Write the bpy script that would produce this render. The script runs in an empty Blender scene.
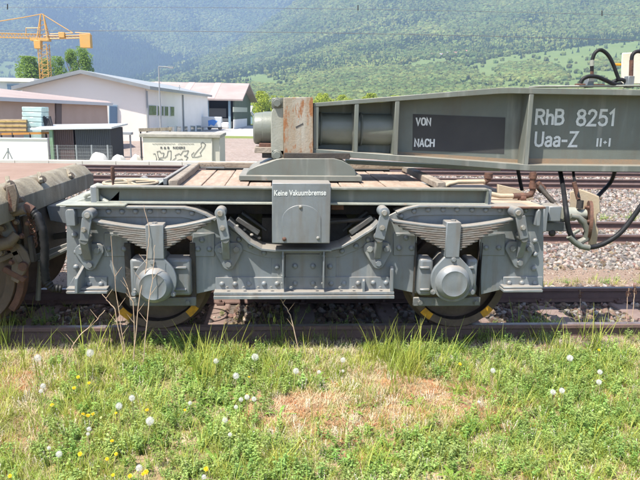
import bpy, bmesh, math, random
import numpy as np
from mathutils import Vector, Matrix, noise
S = bpy.context.scene
COL = S.collection
random.seed(7); RNG = np.random.default_rng(7)

# ------------------------------------------------------------------ camera, world, sun, exposure
PITCH, YAW, ROLL, CAMH, F = 0.201, 0.064, 0.015, 1.68, 640.0
_f = np.array([math.sin(YAW)*math.cos(PITCH), math.cos(YAW)*math.cos(PITCH), -math.sin(PITCH)])
_r = np.array([math.cos(YAW), -math.sin(YAW), 0.0]); _u = np.cross(_r, _f)
RT = _r*math.cos(ROLL)+_u*math.sin(ROLL); UP = _u*math.cos(ROLL)-_r*math.sin(ROLL); FW = _f
cam = bpy.data.cameras.new('camera'); camo = bpy.data.objects.new('camera', cam); COL.objects.link(camo)
cam.sensor_width = 36; cam.lens = 36; cam.clip_start = 0.05; cam.clip_end = 30000
camo.matrix_world = Matrix(((RT[0], UP[0], -FW[0], 0), (RT[1], UP[1], -FW[1], 0), (RT[2], UP[2], -FW[2], CAMH), (0, 0, 0, 1)))
S.camera = camo
SUN = Vector((-0.36, -0.30, 0.88)).normalized()
w = bpy.data.worlds.new('World'); S.world = w; w.use_nodes = True
nt = w.node_tree; bg = nt.nodes['Background']; sky = nt.nodes.new('ShaderNodeTexSky'); sky.sky_type = 'NISHITA'
sky.sun_disc = False; sky.sun_elevation = math.asin(SUN.z); sky.sun_rotation = math.atan2(SUN.x, SUN.y)
sky.dust_density = 2.0; sky.air_density = 1.0
nt.links.new(sky.outputs[0], bg.inputs[0]); bg.inputs[1].default_value = 0.095
sl = bpy.data.lights.new('sun', 'SUN'); sl.energy = 5.0; sl.angle = math.radians(0.53); sl.color = (1.0, 0.94, 0.84)
so = bpy.data.objects.new('sun', sl); COL.objects.link(so); so.rotation_euler = SUN.to_track_quat('Z', 'Y').to_euler()
S.view_settings.view_transform = 'Standard'; S.view_settings.look = 'None'; S.view_settings.gamma = 1
S.view_settings.exposure = 1.42
S.cycles.volume_bounces = 1; S.cycles.max_bounces = 8; S.cycles.transparent_max_bounces = 12
S.render.engine = 'CYCLES'
HAZE = 2.6e-4

# ------------------------------------------------------------------ survey helpers: a sight line of the survey cut with a real plane
def ray(px, py): return FW + RT*(px-320)/F - UP*(py-240)/F
def at(px, py, Y):
    d = ray(px, py); t = Y/d[1]; return Vector((d[0]*t, Y, CAMH+d[2]*t))
def on_z(px, py, Z):
    d = ray(px, py); t = (Z-CAMH)/d[2]; return Vector((d[0]*t, d[1]*t, Z))
def on_wall(px, py, A, B):
    n = np.array([-(B[1]-A[1]), B[0]-A[0], 0.0]); d = ray(px, py); t = (n[0]*A[0]+n[1]*A[1])/(n@d)
    return Vector((d[0]*t, d[1]*t, CAMH+d[2]*t))
def to_px(P):
    d = np.asarray(P, float)-np.array([0, 0, CAMH]); k = d@FW
    return 320+F*(d@RT)/k, 240-F*(d@UP)/k

# ------------------------------------------------------------------ materials
MATS = {}
def mat(name, base=(.5, .5, .5), rough=.6, metal=0.0, spec=.5, cols=None, scale=6, amount=.5, detail=6, rust=0.0, rust_scale=9, rust_col=(.22, .085, .03),
        dirt=0.0, bump=0.0, bump_scale=60, trans=0.0, rand=0.0, streak=None, stain=0.0, sunlit_top=0.0):
    m = bpy.data.materials.new(name); m.use_nodes = True; t = m.node_tree; N = t.nodes; L = t.links
    b = N['Principled BSDF']; b.inputs['Roughness'].default_value = rough; b.inputs['Metallic'].default_value = metal
    b.inputs['Specular IOR Level'].default_value = spec
    geo = N.new('ShaderNodeNewGeometry')
    def nz(sc, det=6, vec=None, rgh=.6):
        n = N.new('ShaderNodeTexNoise'); n.inputs['Scale'].default_value = sc; n.inputs['Detail'].default_value = det; n.inputs['Roughness'].default_value = rgh
        L.new(vec or geo.outputs['Position'], n.inputs['Vector']); return n.outputs['Fac']
    def ramp(f, a, c):
        r = N.new('ShaderNodeMapRange'); r.inputs[1].default_value = a; r.inputs[2].default_value = c; L.new(f, r.inputs[0]); return r.outputs[0]
    def mix(f, A, B, bt='MIX'):
        x = N.new('ShaderNodeMix'); x.data_type = 'RGBA'; x.blend_type = bt
        if isinstance(f, float): x.inputs[0].default_value = f
        else: L.new(f, x.inputs[0])
        for i, v in ((6, A), (7, B)):
            if isinstance(v, tuple): x.inputs[i].default_value = (*v[:3], 1)
            else: L.new(v, x.inputs[i])
        return x.outputs[2]
    vec = None
    if streak:
        mp = N.new('ShaderNodeVectorMath'); mp.operation = 'MULTIPLY'; mp.inputs[1].default_value = streak
        L.new(geo.outputs['Position'], mp.inputs[0]); vec = mp.outputs[0]
    c = tuple(base)
    if cols:
        c = mix(ramp(nz(scale, detail, vec), .5-.25*amount-.02, .5+.25*amount+.02), base, cols)
    if dirt:
        c = mix(ramp(nz(3.1, 8, vec), .45, .8), c, (.07, .06, .045)) if dirt > .9 else mix(mulf(N, L, ramp(nz(3.1, 8, vec), .4, .75), dirt), c, (.07, .06, .045))
    if stain:
        sv = N.new('ShaderNodeVectorMath'); sv.operation = 'MULTIPLY'; sv.inputs[1].default_value = (11, 11, 1.3); L.new(geo.outputs['Position'], sv.inputs[0])
        c = mix(mulf(N, L, ramp(nz(1.0, 7, sv.outputs[0], .62), .5, .72), stain), c, (.13, .10, .07))
        c = mix(mulf(N, L, ramp(nz(.8, 5, sv.outputs[0], .5), .58, .7), stain*.7), c, (.42, .42, .38))
    if rust:
        rn = nz(rust_scale, 9, vec, .68); lo = .74-.32*rust
        c = mix(ramp(rn, lo, lo+.07), c, rust_col)
    if sunlit_top:  # upward faces painted paler: sunlit tops put into the colour
        sx = N.new('ShaderNodeSeparateXYZ'); L.new(geo.outputs['Normal'], sx.inputs[0])
        c = mix(mulf(N, L, ramp(sx.outputs[2], .5, .95), sunlit_top), c, (.36, .31, .25))
    if rand:
        oi = N.new('ShaderNodeObjectInfo'); h = N.new('ShaderNodeHueSaturation')
        r1 = N.new('ShaderNodeMapRange'); r1.inputs[3].default_value = 1-rand; r1.inputs[4].default_value = 1+rand; L.new(oi.outputs['Random'], r1.inputs[0])
        L.new(r1.outputs[0], h.inputs['Value'])
        mu = N.new('ShaderNodeMath'); mu.operation = 'MULTIPLY'; mu.inputs[1].default_value = 7.31; L.new(oi.outputs['Random'], mu.inputs[0])
        fr = N.new('ShaderNodeMath'); fr.operation = 'FRACT'; L.new(mu.outputs[0], fr.inputs[0])
        r2 = N.new('ShaderNodeMapRange'); r2.inputs[3].default_value = .5-rand*.07; r2.inputs[4].default_value = .5+rand*.07; L.new(fr.outputs[0], r2.inputs[0])
        L.new(r2.outputs[0], h.inputs['Hue'])
        if isinstance(c, tuple): h.inputs['Color'].default_value = (*c[:3], 1)
        else: L.new(c, h.inputs['Color'])
        c = h.outputs[0]
    if isinstance(c, tuple): b.inputs['Base Color'].default_value = (*c[:3], 1)
    else: L.new(c, b.inputs['Base Color'])
    if bump:
        bp = N.new('ShaderNodeBump'); bp.inputs['Strength'].default_value = bump; bp.inputs['Distance'].default_value = .01
        L.new(nz(bump_scale, 5), bp.inputs['Height']); L.new(bp.outputs[0], b.inputs['Normal'])
    if trans:
        tr = N.new('ShaderNodeBsdfTranslucent'); ms = N.new('ShaderNodeMixShader'); ms.inputs[0].default_value = trans
        if isinstance(c, tuple): tr.inputs[0].default_value = (*c[:3], 1)
        else: L.new(c, tr.inputs[0])
        L.new(b.outputs[0], ms.inputs[1]); L.new(tr.outputs[0], ms.inputs[2]); L.new(ms.outputs[0], N['Material Output'].inputs[0])
    MATS[name] = m; return m
def mulf(N, L, f, k):
    x = N.new('ShaderNodeMath'); x.operation = 'MULTIPLY'; x.inputs[1].default_value = k; L.new(f, x.inputs[0]); return x.outputs[0]

M_blue = mat('blue_grey_paint', (.162, .188, .208), .40, cols=(.2, .222, .232), scale=3, amount=.8, dirt=.4, rust=.2, rust_scale=11, bump=.09, bump_scale=55, sunlit_top=.6, stain=.55)
M_blued = mat('dull_blue_grey_paint', (.125, .135, .135), .55, cols=(.15, .16, .155), scale=5, dirt=.5, rust=.3, rust_scale=12, bump=.3, sunlit_top=.5)
M_green = mat('green_grey_paint', (.135, .153, .133), .45, cols=(.165, .182, .16), scale=2.5, amount=.8, dirt=.35, rust=.16, rust_scale=10, bump=.07, bump_scale=60, sunlit_top=.45, stain=.4)
M_tube = mat('pale_green_paint', (.15, .165, .138), .38, cols=(.18, .195, .165), scale=4, dirt=.15, rust=.12, bump=.15)
M_pale = mat('pale_weathered_paint', (.33, .34, .29), .5, cols=(.25, .26, .22), scale=9, rust=.35, rust_scale=14, bump=.25, rust_col=(.36, .19, .1))
M_worn = mat('worn_bolt_paint', (.27, .28, .27), .5, cols=(.2, .17, .13), scale=40, rust=.2, rust_scale=30)
M_rustplate = mat('rust_streaked_paint', (.27, .26, .21), .6, cols=(.30, .21, .13), scale=6, amount=.9, rust=.74, rust_scale=8, rust_col=(.26, .115, .045), stain=.6, streak=(1.6, 1.6, .55), bump=.3)
M_spring = mat('spring_steel_paint', (.21, .215, .205), .55, cols=(.13, .095, .072), scale=14, amount=.6, rust=.46, rust_scale=16, rust_col=(.17, .085, .06), streak=(.6, .6, 3.0), bump=.3)
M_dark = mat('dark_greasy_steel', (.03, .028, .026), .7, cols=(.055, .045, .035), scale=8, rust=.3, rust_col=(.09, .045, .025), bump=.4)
M_wheel = mat('wheel_steel', (.075, .052, .038), .6, cols=(.13, .085, .06), scale=7, rust=.35, rust_col=(.12, .07, .045), bump=.3)
M_yellow = mat('yellow_mark_paint', (.72, .35, .015), .6, cols=(.42, .2, .02), scale=22)
M_rail = mat('rail_rust', (.115, .072, .062), .75, cols=(.16, .1, .085), scale=9, amount=.8, rust=.25, rust_col=(.09, .05, .035), bump=.3)
M_railtop = mat('rail_head', (.25, .215, .22), .38, metal=.35, cols=(.17, .12, .115), scale=10)
M_sleeper = mat('steel_sleeper', (.2, .135, .115), .8, cols=(.26, .19, .165), scale=6, dirt=.3, bump=.4)
M_rust = mat('rusty_iron', (.14, .066, .042), .8, cols=(.08, .042, .03), scale=20, bump=.5, rust=.2, rust_col=(.22, .115, .065))
M_cream = mat('cream_weathered_paint', (.40, .345, .25), .6, cols=(.38, .29, .19), scale=9, rust=.36, rust_scale=10, rust_col=(.45, .24, .12), bump=.25)
M_hose = mat('black_rubber', (.010, .011, .013), .55, spec=.25, cols=(.02, .02, .022), scale=20)
M_panel = mat('matt_black_panel', (.04, .04, .042), .75, cols=(.05, .05, .05), scale=5, dirt=.1)
M_white = mat('white_lettering', (.74, .76, .74), .6, cols=(.62, .64, .62), scale=40)
M_tan = mat('tan_strip', (.24, .19, .13), .7, cols=(.3, .2, .12), scale=14, rust=.3, rust_col=(.2, .1, .05), bump=.2)
M_grime = mat('grimy_underframe', (.10, .078, .058), .7, cols=(.17, .13, .095), scale=8, dirt=.5, rust=.45, rust_col=(.12, .058, .035), bump=.4)
M_tie = mat('pale_green_tie', (.36, .42, .31), .5, cols=(.42, .46, .36), scale=6)
M_under = mat('shaded_grimy_paint', (.075, .082, .082), .65, cols=(.05, .045, .04), scale=12, rust=.3)  # darker copy of the frame paint, shade under the deck put into colour
M_wood = mat('weathered_deck_wood', (.29, .20, .14), .85, cols=(.43, .34, .27), scale=9, amount=.9, streak=(3, .6, 3), dirt=.35, bump=.6, bump_scale=40)
M_board = mat('grey_curb_wood', (.36, .31, .25), .85, cols=(.22, .18, .14), scale=14, amount=.9, dirt=.4, bump=.7, bump_scale=40)
M_conc = mat('stained_sill', (.38, .335, .25), .8, cols=(.17, .145, .095), scale=3, amount=.9, stain=.8, dirt=.55, rust=.15, rust_col=(.24, .17, .1), streak=(1.5, 1.5, .6), bump=.5)
M_decktop = mat('rusty_deck_plate', (.22, .14, .10), .8, cols=(.28, .195, .15), scale=5, amount=.9, rust=.3, rust_col=(.28, .15, .1), bump=.3)
def new_wave_wall(name, a, c, sc=1.0): return mat(name, a, .7, cols=c, scale=sc)

# ------------------------------------------------------------------ mesh builder
class MB:
    def __init__(s): s.v = []; s.f = []
    def add(s, v, f):
        n = len(s.v); s.v += [tuple(p) for p in v]; s.f += [tuple(i+n for i in q) for q in f]; return s
    def box(s, a, b):
        x0, x1 = sorted((a[0], b[0])); y0, y1 = sorted((a[1], b[1])); z0, z1 = sorted((a[2], b[2]))
        return s.add([(x0, y0, z0), (x1, y0, z0), (x1, y1, z0), (x0, y1, z0), (x0, y0, z1), (x1, y0, z1), (x1, y1, z1), (x0, y1, z1)],
                     [(0, 3, 2, 1), (4, 5, 6, 7), (0, 1, 5, 4), (1, 2, 6, 5), (2, 3, 7, 6), (3, 0, 4, 7)])
    def hexa(s, p): return s.add(p, [(0, 3, 2, 1), (4, 5, 6, 7), (0, 1, 5, 4), (1, 2, 6, 5), (2, 3, 7, 6), (3, 0, 4, 7)])
    def prism(s, pts, off):      # closed outline extruded by a vector
        n = len(pts); o = Vector(off); A = [Vector(p) for p in pts]
        return s.add(A+[p+o for p in A], [tuple(range(n)), tuple(range(2*n-1, n-1, -1))]+[(i, i+n, (i+1) % n+n, (i+1) % n) for i in range(n)])
    def rings(s, rs, cap=True):
        k = len(rs[0]); n = len(s.v); s.v += [tuple(p) for r in rs for p in r]
        for j in range(len(rs)-1):
            for i in range(k): s.f.append((n+j*k+i, n+j*k+(i+1) % k, n+(j+1)*k+(i+1) % k, n+(j+1)*k+i))
        if cap: s.f.append(tuple(n+i for i in range(k-1, -1, -1))); s.f.append(tuple(n+(len(rs)-1)*k+i for i in range(k)))
        return s
    def lathe(s, c, axis, prof, k=24, cap=True):   # prof: (distance along axis, radius)
        c = Vector(c); a = Vector(axis).normalized(); u = a.orthogonal().normalized(); v = a.cross(u)
        return s.rings([[c+a*t+(u*math.cos(2*math.pi*i/k)+v*math.sin(2*math.pi*i/k))*r for i in range(k)] for t, r in prof], cap)
    def tube(s, pts, r, k=8, cap=True):
        P = [Vector(p) for p in pts]; rs = []; u = None
        for i, p in enumerate(P):
            d = (P[min(i+1, len(P)-1)]-P[max(i-1, 0)]).normalized()
            if u is None: u = d.orthogonal().normalized()
            u = (u-d*u.dot(d)).normalized(); v = d.cross(u); rr = r[i] if isinstance(r, (list, tuple)) else r
            rs.append([p+(u*math.cos(2*math.pi*j/k)+v*math.sin(2*math.pi*j/k))*rr for j in range(k)])
        return s.rings(rs, cap)
    def bar(s, a, b, wd, ht, up=(0, 0, 1)):
        a = Vector(a); b = Vector(b); d = (b-a).normalized(); u = Vector(up); x = d.cross(u).normalized()*wd/2; z = x.cross(d).normalized()*ht/2
        return s.hexa([a-x-z, a+x-z, a+x+z, a-x+z, b-x-z, b+x-z, b+x+z, b-x+z])
    def build(s, name, m, parent=None, bevel=0, seg=1, smooth=True, kind=None):
        me = bpy.data.meshes.new(name); me.from_pydata(s.v, [], s.f); me.materials.append(m)
        bm = bmesh.new(); bm.from_mesh(me); bmesh.ops.recalc_face_normals(bm, faces=bm.faces); bm.to_mesh(me); bm.free()
        if smooth:
            me.polygons.foreach_set('use_smooth', [True]*len(me.polygons))
            me.set_sharp_from_angle(angle=math.radians(38))
        return link(name, me, parent, bevel, seg, kind)
def link(name, me, parent=None, bevel=0, seg=1, kind=None):
    o = bpy.data.objects.new(name, me); COL.objects.link(o)
    if parent: o.parent = parent; o.matrix_parent_inverse = wmat(parent).inverted()
    if bevel:
        b = o.modifiers.new('bevel', 'BEVEL'); b.width = bevel; b.segments = seg; b.limit_method = 'ANGLE'; b.angle_limit = math.radians(40)
    if kind: o['kind'] = kind
    return o
def wmat(p):
    m = Matrix.Translation(p.location)
    return wmat(p.parent) @ p.matrix_parent_inverse @ m if p.parent else m
def thing(name, label, cat, loc, group=None):
    o = bpy.data.objects.new(name, None); o.empty_display_size = .1; COL.objects.link(o); o.location = loc
    o['label'] = label; o['category'] = cat
    if group: o['group'] = group
    return o
def tag(o, label, cat, group=None):
    o['label'] = label; o['category'] = cat
    if group: o['group'] = group
    return o
def copy_tree(o, off, parent=None):
    c = o.copy(); COL.objects.link(c)
    if parent is None: c.location = o.location+Vector(off)
    else: c.parent = parent
    for ch in [q for q in bpy.data.objects if q.parent == o]: copy_tree(ch, off, c)
    return c
def dome(mb, c, r, n=(0, -1, 0), h=None, k=9):
    h = h or r*.75
    return mb.lathe(c, n, [(-.002, r), (h*.45, r*.93), (h*.85, r*.55), (h, r*.12)], k)
def hexnut(mb, c, r, h, n=(0, -1, 0)):
    mb.lathe(c, n, [(-.002, r*1.25), (h*.2, r*1.25)], 12); return mb.lathe(c, n, [(h*.2, r), (h, r)], 6)
def stroke_text(txt, name, p0, p1, ztop, zbot, m, parent, depth=.003, bold=.0):
    """lettering fitted between p0 and p1 (left and right end of the baseline)"""
    cu = bpy.data.curves.new(name, 'FONT'); cu.body = txt; cu.extrude = .004; cu.offset = bold
    tmp = bpy.data.objects.new(name, cu); COL.objects.link(tmp); bpy.context.view_layer.update()
    me = bpy.data.meshes.new_from_object(tmp.evaluated_get(bpy.context.evaluated_depsgraph_get()))
    COL.objects.unlink(tmp); bpy.data.objects.remove(tmp)
    co = np.empty(len(me.vertices)*3); me.vertices.foreach_get('co', co); co = co.reshape(-1, 3)
    mn = co.min(0); mx = co.max(0); u = (co[:, 0]-mn[0])/(mx[0]-mn[0]); v = (co[:, 1]-mn[1])/(mx[1]-mn[1]); d = (co[:, 2]-mn[2])/max(mx[2]-mn[2], 1e-6)
    p0 = Vector(p0); p1 = Vector(p1); dx = p1-p0; nn = Vector((dx.y, -dx.x, 0)).normalized()
    out = np.stack([p0[i]+u*dx[i]+nn[i]*d*depth for i in range(3)], 1); out[:, 2] = p0[2]+u*dx[2]+v*(ztop-zbot)
    me.vertices.foreach_set('co', out.ravel()); me.materials.clear(); me.materials.append(m); me.update()
    return link(name, me, parent)

# ------------------------------------------------------------------ ground
Y_RAIL = [4.85, 5.92, 8.667, 9.737, 15.227, 16.297, 18.14, 19.21]
ZR = -.135; YARD = -2.1
def smooth(a, b, x): t = np.clip((x-a)/(b-a), 0, 1); return t*t*(3-2*t)
def gz(x, y):
    z = -.15+.045*(1-smooth(4.76, 4.83, y))-.035*np.clip(4.6-y, 0, 3)
    z = z+.025*smooth(6.6, 7.6, y)-.035*smooth(12.6, 14, y)
    z = z+(YARD+.12)*smooth(21.2, 27, y)
    return z
def fbm(x, y, s, o=4, seed=0):
    r = 0; a = 1; t = 0
    for i in range(o):
        r += a*noise.noise((x*s+seed, y*s-seed, seed*1.7)); t += a; a *= .5; s *= 2.1
    return r/t
def grid_mesh(name, xs, ys, zf, m, kind='structure', attr=None):
    nx, ny = len(xs), len(ys); v = [(x, y, zf(x, y)) for y in ys for x in xs]
    f = [(j*nx+i, j*nx+i+1, (j+1)*nx+i+1, (j+1)*nx+i) for j in range(ny-1) for i in range(nx-1)]
    me = bpy.data.meshes.new(name); me.from_pydata(v, [], f); me.materials.append(m); me.polygons.foreach_set('use_smooth', [True]*len(f))
    o = link(name, me); o['kind'] = kind; return o

def ground_mat():
    m = bpy.data.materials.new('ground_soil'); m.use_nodes = True; t = m.node_tree; N = t.nodes; L = t.links; b = N['Principled BSDF']
    b.inputs['Roughness'].default_value = .95; b.inputs['Specular IOR Level'].default_value = .15
    g = N.new('ShaderNodeNewGeometry'); sp = N.new('ShaderNodeSeparateXYZ'); L.new(g.outputs['Position'], sp.inputs[0]); Y = sp.outputs[1]
    def nz(s, d=6):
        n = N.new('ShaderNodeTexNoise'); n.inputs['Scale'].default_value = s; n.inputs['Detail'].default_value = d; n.inputs['Roughness'].default_value = .65
        L.new(g.outputs['Position'], n.inputs['Vector']); return n.outputs['Fac']
    def rg(f, a, c):
        r = N.new('ShaderNodeMapRange'); r.inputs[1].default_value = a; r.inputs[2].default_value = c; L.new(f, r.inputs[0]); return r.outputs[0]
    def mx(f, A, B):
        x = N.new('ShaderNodeMix'); x.data_type = 'RGBA'; L.new(f, x.inputs[0])
        for i, v in ((6, A), (7, B)):
            if isinstance(v, tuple): x.inputs[i].default_value = (*v, 1)
            else: L.new(v, x.inputs[i])
        return x.outputs[2]
    jY = N.new('ShaderNodeMath'); jY.operation = 'MULTIPLY_ADD'; L.new(nz(1.3), jY.inputs[0]); jY.inputs[1].default_value = .9; 
    L.new(Y, jY.inputs[2]); yy = jY.outputs[0]           # Y + about .45
    fore = mx(rg(nz(5), .38, .62), (.20, .14, .08), (.38, .29, .17))
    fore = mx(rg(nz(1.9), .54, .66), fore, (.42, .235, .12))
    fore = mx(rg(nz(2.3, 7), .48, .6), fore, (.16, .19, .05))
    ball = mx(rg(nz(30, 4), .35, .65), (.06, .05, .045), (.17, .14, .12))
    path = mx(rg(nz(3), .35, .7), (.25, .185, .145), (.30, .215, .16)); path = mx(rg(nz(60, 3), .45, .62), path, (.2, .15, .12)); path = mx(rg(nz(1.2), .55, .68), path, (.27, .29, .11))
    grav = mx(rg(nz(26, 4), .4, .6), (.06, .052, .048), (.2, .18, .17))
    yard = mx(rg(nz(.35), .35, .65), (.27, .21, .18), (.21, .165, .14)); yard = mx(rg(nz(4), .45, .6), yard, (.32, .27, .24))
    gr = mx(rg(nz(.6), .3, .7), (.12, .17, .04), (.19, .21, .07))
    road = (.42, .41, .4)
    c = mx(rg(yy, 5.0, 5.15), fore, ball); c = mx(rg(yy, 6.75, 6.9), c, path); c = mx(rg(yy, 7.65, 7.85), c, grav)
    c = mx(rg(yy, 22.5, 23), c, (.30, .30, .2)); c = mx(rg(yy, 41, 43), c, yard); c = mx(rg(yy, 84, 86), c, gr); c = mx(rg(yy, 92, 93), c, road); c = mx(rg(yy, 150, 151), c, gr)
    L.new(c, b.inputs['Base Color'])
    bp = N.new('ShaderNodeBump'); bp.inputs['Strength'].default_value = .8; bp.inputs['Distance'].default_value = .02; L.new(nz(35, 5), bp.inputs['Height']); L.new(bp.outputs[0], b.inputs['Normal'])
    return m
M_ground = ground_mat()
def zfun(x, y):
    z = float(gz(x, y))
    if y < 30: z += .018*fbm(x, y, 1.6, 3, 3)
    return z
ys = list(np.arange(-4, 7, .09))+list(np.arange(7, 30, .3))+list(np.geomspace(30, 700, 24))
sx = np.linspace(-1, 1, 141); xs = list(np.sinh(sx*5.2)/math.sinh(5.2)*480)
grid_mesh('ground', xs, ys, zfun, M_ground)

# ------------------------------------------------------------------ mountains
COLS, ROWS = 380, 230
def px_az(px): return math.atan((px-320)/F)+YAW
def hill_r(pxc, r):
    cr = np.interp(pxc, [-400, 0, 60, 110, 190, 260, 340, 420, 640, 1000], [2, 10, 14, 20, 44, 76, 118, 140, 155, 160])/F
    s = np.clip((r-650)/2500, 0, 1.0); e = cr*(s**.85); over = np.clip((r-3200)/1800, 0, 1)
    return r*np.tan(e)*(1-over*.8)
def hill_l(pxc, r):
    cr = np.interp(pxc, [-400, 0, 200, 640, 1000], [150, 150, 150, 150, 150])/F
    s = np.clip((r-3000)/2100, 0, 1); return r*np.tan(cr*s**.9)*(1-.75*np.clip((r-5200)/2500, 0, 1))
def mount(az, r):
    pxc = 320+F*math.tan(az-YAW) if abs(az-YAW) < 1.3 else (2000 if az > YAW else -2000)
    x = r*math.sin(az); y = r*math.cos(az)
    a = hill_r(pxc, r); b = hill_l(pxc, r); k = np.clip((r-900)/1500, 0, 1)
    n = fbm(x, y, 1/900, 4, 11); n2 = fbm(x, y, 1/260, 3, 5)
    a = a*(1+.28*n*k)+18*n2*k*min(1, a/60+.2); b = b*(1+.22*n)+40*n2*min(1, b/100)
    return YARD+max(a, b, 0)
azs = np.linspace(YAW-math.radians(36), YAW+math.radians(36), COLS); rs = np.concatenate([np.linspace(420, 3400, 140), np.linspace(3450, 7000, 90)])
MV = np.array([(r*math.sin(a), r*math.cos(a), mount(a, r)-(1.0 if r < 500 else 0)) for r in rs for a in azs])
def in_poly(x, y, poly):
    x = np.asarray(x); y = np.asarray(y); c = np.zeros(x.shape, bool); n = len(poly); j = n-1
    for i in range(n):
        xi, yi = poly[i]; xj, yj = poly[j]
        hit = ((yi > y) != (yj > y)) & (x < (xj-xi)*(y-yi)/((yj-yi) or 1e-9)+xi); c ^= hit; j = i
    return c
MEAD = [[(472, 64), (500, 56), (540, 52), (600, 44), (700, 36), (700, 96), (560, 96), (500, 91), (455, 86), (478, 74), (462, 67)],
        [(238, 77), (262, 74), (285, 80), (300, 86), (270, 87), (240, 83)], [(-20, 62), (14, 60), (28, 68), (22, 78), (-20, 80)], [(395, 66), (425, 58), (470, 56), (478, 60), (440, 66), (405, 70)]]
WOODP = [[(500, 67), (530, 63), (560, 68), (568, 80), (530, 84), (498, 77)], [(590, 60), (615, 62), (618, 70), (596, 70)], [(470, 78), (500, 80), (502, 86), (480, 86)]]
def meadow(px, py):
    jx = np.asarray(px); m = np.zeros(jx.shape, bool)
    for p in MEAD: m |= in_poly(px, py, p)
    for p in WOODP: m &= ~in_poly(px, py, p)
    return m
d = MV-np.array([0, 0, CAMH]); kk = d@FW; MPX = 320+F*(d@RT)/kk; MPY = 240-F*(d@UP)/kk
mm = meadow(MPX, MPY).astype(np.float32)
me = bpy.data.meshes.new('mountain')
me.from_pydata(MV.tolist(), [], [(j*COLS+i, j*COLS+i+1, (j+1)*COLS+i+1, (j+1)*COLS+i) for j in range(len(rs)-1) for i in range(COLS-1)])
at_ = me.attributes.new('meadow', 'FLOAT', 'POINT'); at_.data.foreach_set('value', mm)
m = mat('mountain_cover', (.035, .055, .02), .95, spec=.1, cols=(.06, .085, .03), scale=.012)
N = m.node_tree.nodes; L = m.node_tree.links; b = N['Principled BSDF']; src = b.inputs['Base Color'].links[0].from_socket
an = N.new('ShaderNodeAttribute'); an.attribute_name = 'meadow'; x = N.new('ShaderNodeMix'); x.data_type = 'RGBA'
L.new(an.outputs['Fac'], x.inputs[0]); L.new(src, x.inputs[6])
nz = N.new('ShaderNodeTexNoise'); nz.inputs['Scale'].default_value = .02; g = N.new('ShaderNodeNewGeometry'); L.new(g.outputs['Position'], nz.inputs['Vector'])
rp = N.new('ShaderNodeMix'); rp.data_type = 'RGBA'; rp.inputs[6].default_value = (.10, .15, .045, 1); rp.inputs[7].default_value = (.16, .20, .075, 1); L.new(nz.outputs['Fac'], rp.inputs[0])
L.new(rp.outputs[2], x.inputs[7]); L.new(x.outputs[2], b.inputs['Base Color'])
me.materials.append(m); me.polygons.foreach_set('use_smooth', [True]*len(me.polygons)); mo = link('mountain', me); mo['kind'] = 'structure'
# valley floor between the yard and the foot of the mountain is the outer ground
def far_ground():
    v = [(x, y, YARD+.01 if y > 700 else YARD+.02) for x, y in ((-7000, 690), (7000, 690), (7000, 9000), (-7000, 9000))]
    v = [(-7000, -3000, -2.6), (7000, -3000, -2.6), (7000, 9000, -2.6), (-7000, 9000, -2.6)]
    me = bpy.data.meshes.new('valley_floor'); me.from_pydata(v, [], [(0, 1, 2, 3)]); me.materials.append(m); o = link('valley_floor', me); o['kind'] = 'structure'
far_ground()

# ------------------------------------------------------------------ scattering with geometry nodes
def protos(name, meshes):
    c = bpy.data.collections.new(name)
    for i, me in enumerate(meshes):
        o = bpy.data.objects.new('%s_%02d' % (name, i), me); c.objects.link(o)
    return c
def scatter(name, pts, sc, rot, vi, coll, label=None, m=None):
    n = len(pts); me = bpy.data.meshes.new(name); me.vertices.add(n); me.vertices.foreach_set('co', np.asarray(pts, np.float32).ravel())
    sc = np.asarray(sc, np.float32); sc = np.repeat(sc[:, None], 3, 1) if sc.ndim == 1 else sc
    a = me.attributes.new('sc', 'FLOAT_VECTOR', 'POINT'); a.data.foreach_set('vector', sc.ravel())
    a = me.attributes.new('rt', 'FLOAT_VECTOR', 'POINT'); a.data.foreach_set('vector', np.asarray(rot, np.float32).ravel())
    a = me.attributes.new('vi', 'INT', 'POINT'); a.data.foreach_set('value', np.asarray(vi, np.int32))
    o = link(name, me); o['kind'] = 'stuff'
    if label: o['label'] = label; o['category'] = name.replace('_', ' ')
    ng = bpy.data.node_groups.new(name, 'GeometryNodeTree'); ng.interface.new_socket('Geometry', in_out='INPUT', socket_type='NodeSocketGeometry')
    ng.interface.new_socket('Geometry', in_out='OUTPUT', socket_type='NodeSocketGeometry'); N = ng.nodes; L = ng.links
    gi = N.new('NodeGroupInput'); go = N.new('NodeGroupOutput'); ip = N.new('GeometryNodeInstanceOnPoints'); ci = N.new('GeometryNodeCollectionInfo')
    ci.inputs['Collection'].default_value = coll; ci.inputs['Separate Children'].default_value = True; ci.inputs['Reset Children'].default_value = True
    ip.inputs['Pick Instance'].default_value = True
    def na(nm, ty):
        q = N.new('GeometryNodeInputNamedAttribute'); q.data_type = ty; q.inputs[0].default_value = nm; return q.outputs[0]
    er = N.new('FunctionNodeEulerToRotation'); L.new(na('rt', 'FLOAT_VECTOR'), er.inputs[0])
    L.new(gi.outputs[0], ip.inputs['Points']); L.new(ci.outputs[0], ip.inputs['Instance']); L.new(na('vi', 'INT'), ip.inputs['Instance Index'])
    L.new(er.outputs[0], ip.inputs['Rotation']); L.new(na('sc', 'FLOAT_VECTOR'), ip.inputs['Scale']); L.new(ip.outputs[0], go.inputs[0])
    md = o.modifiers.new('scatter', 'NODES'); md.node_group = ng; return o

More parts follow.
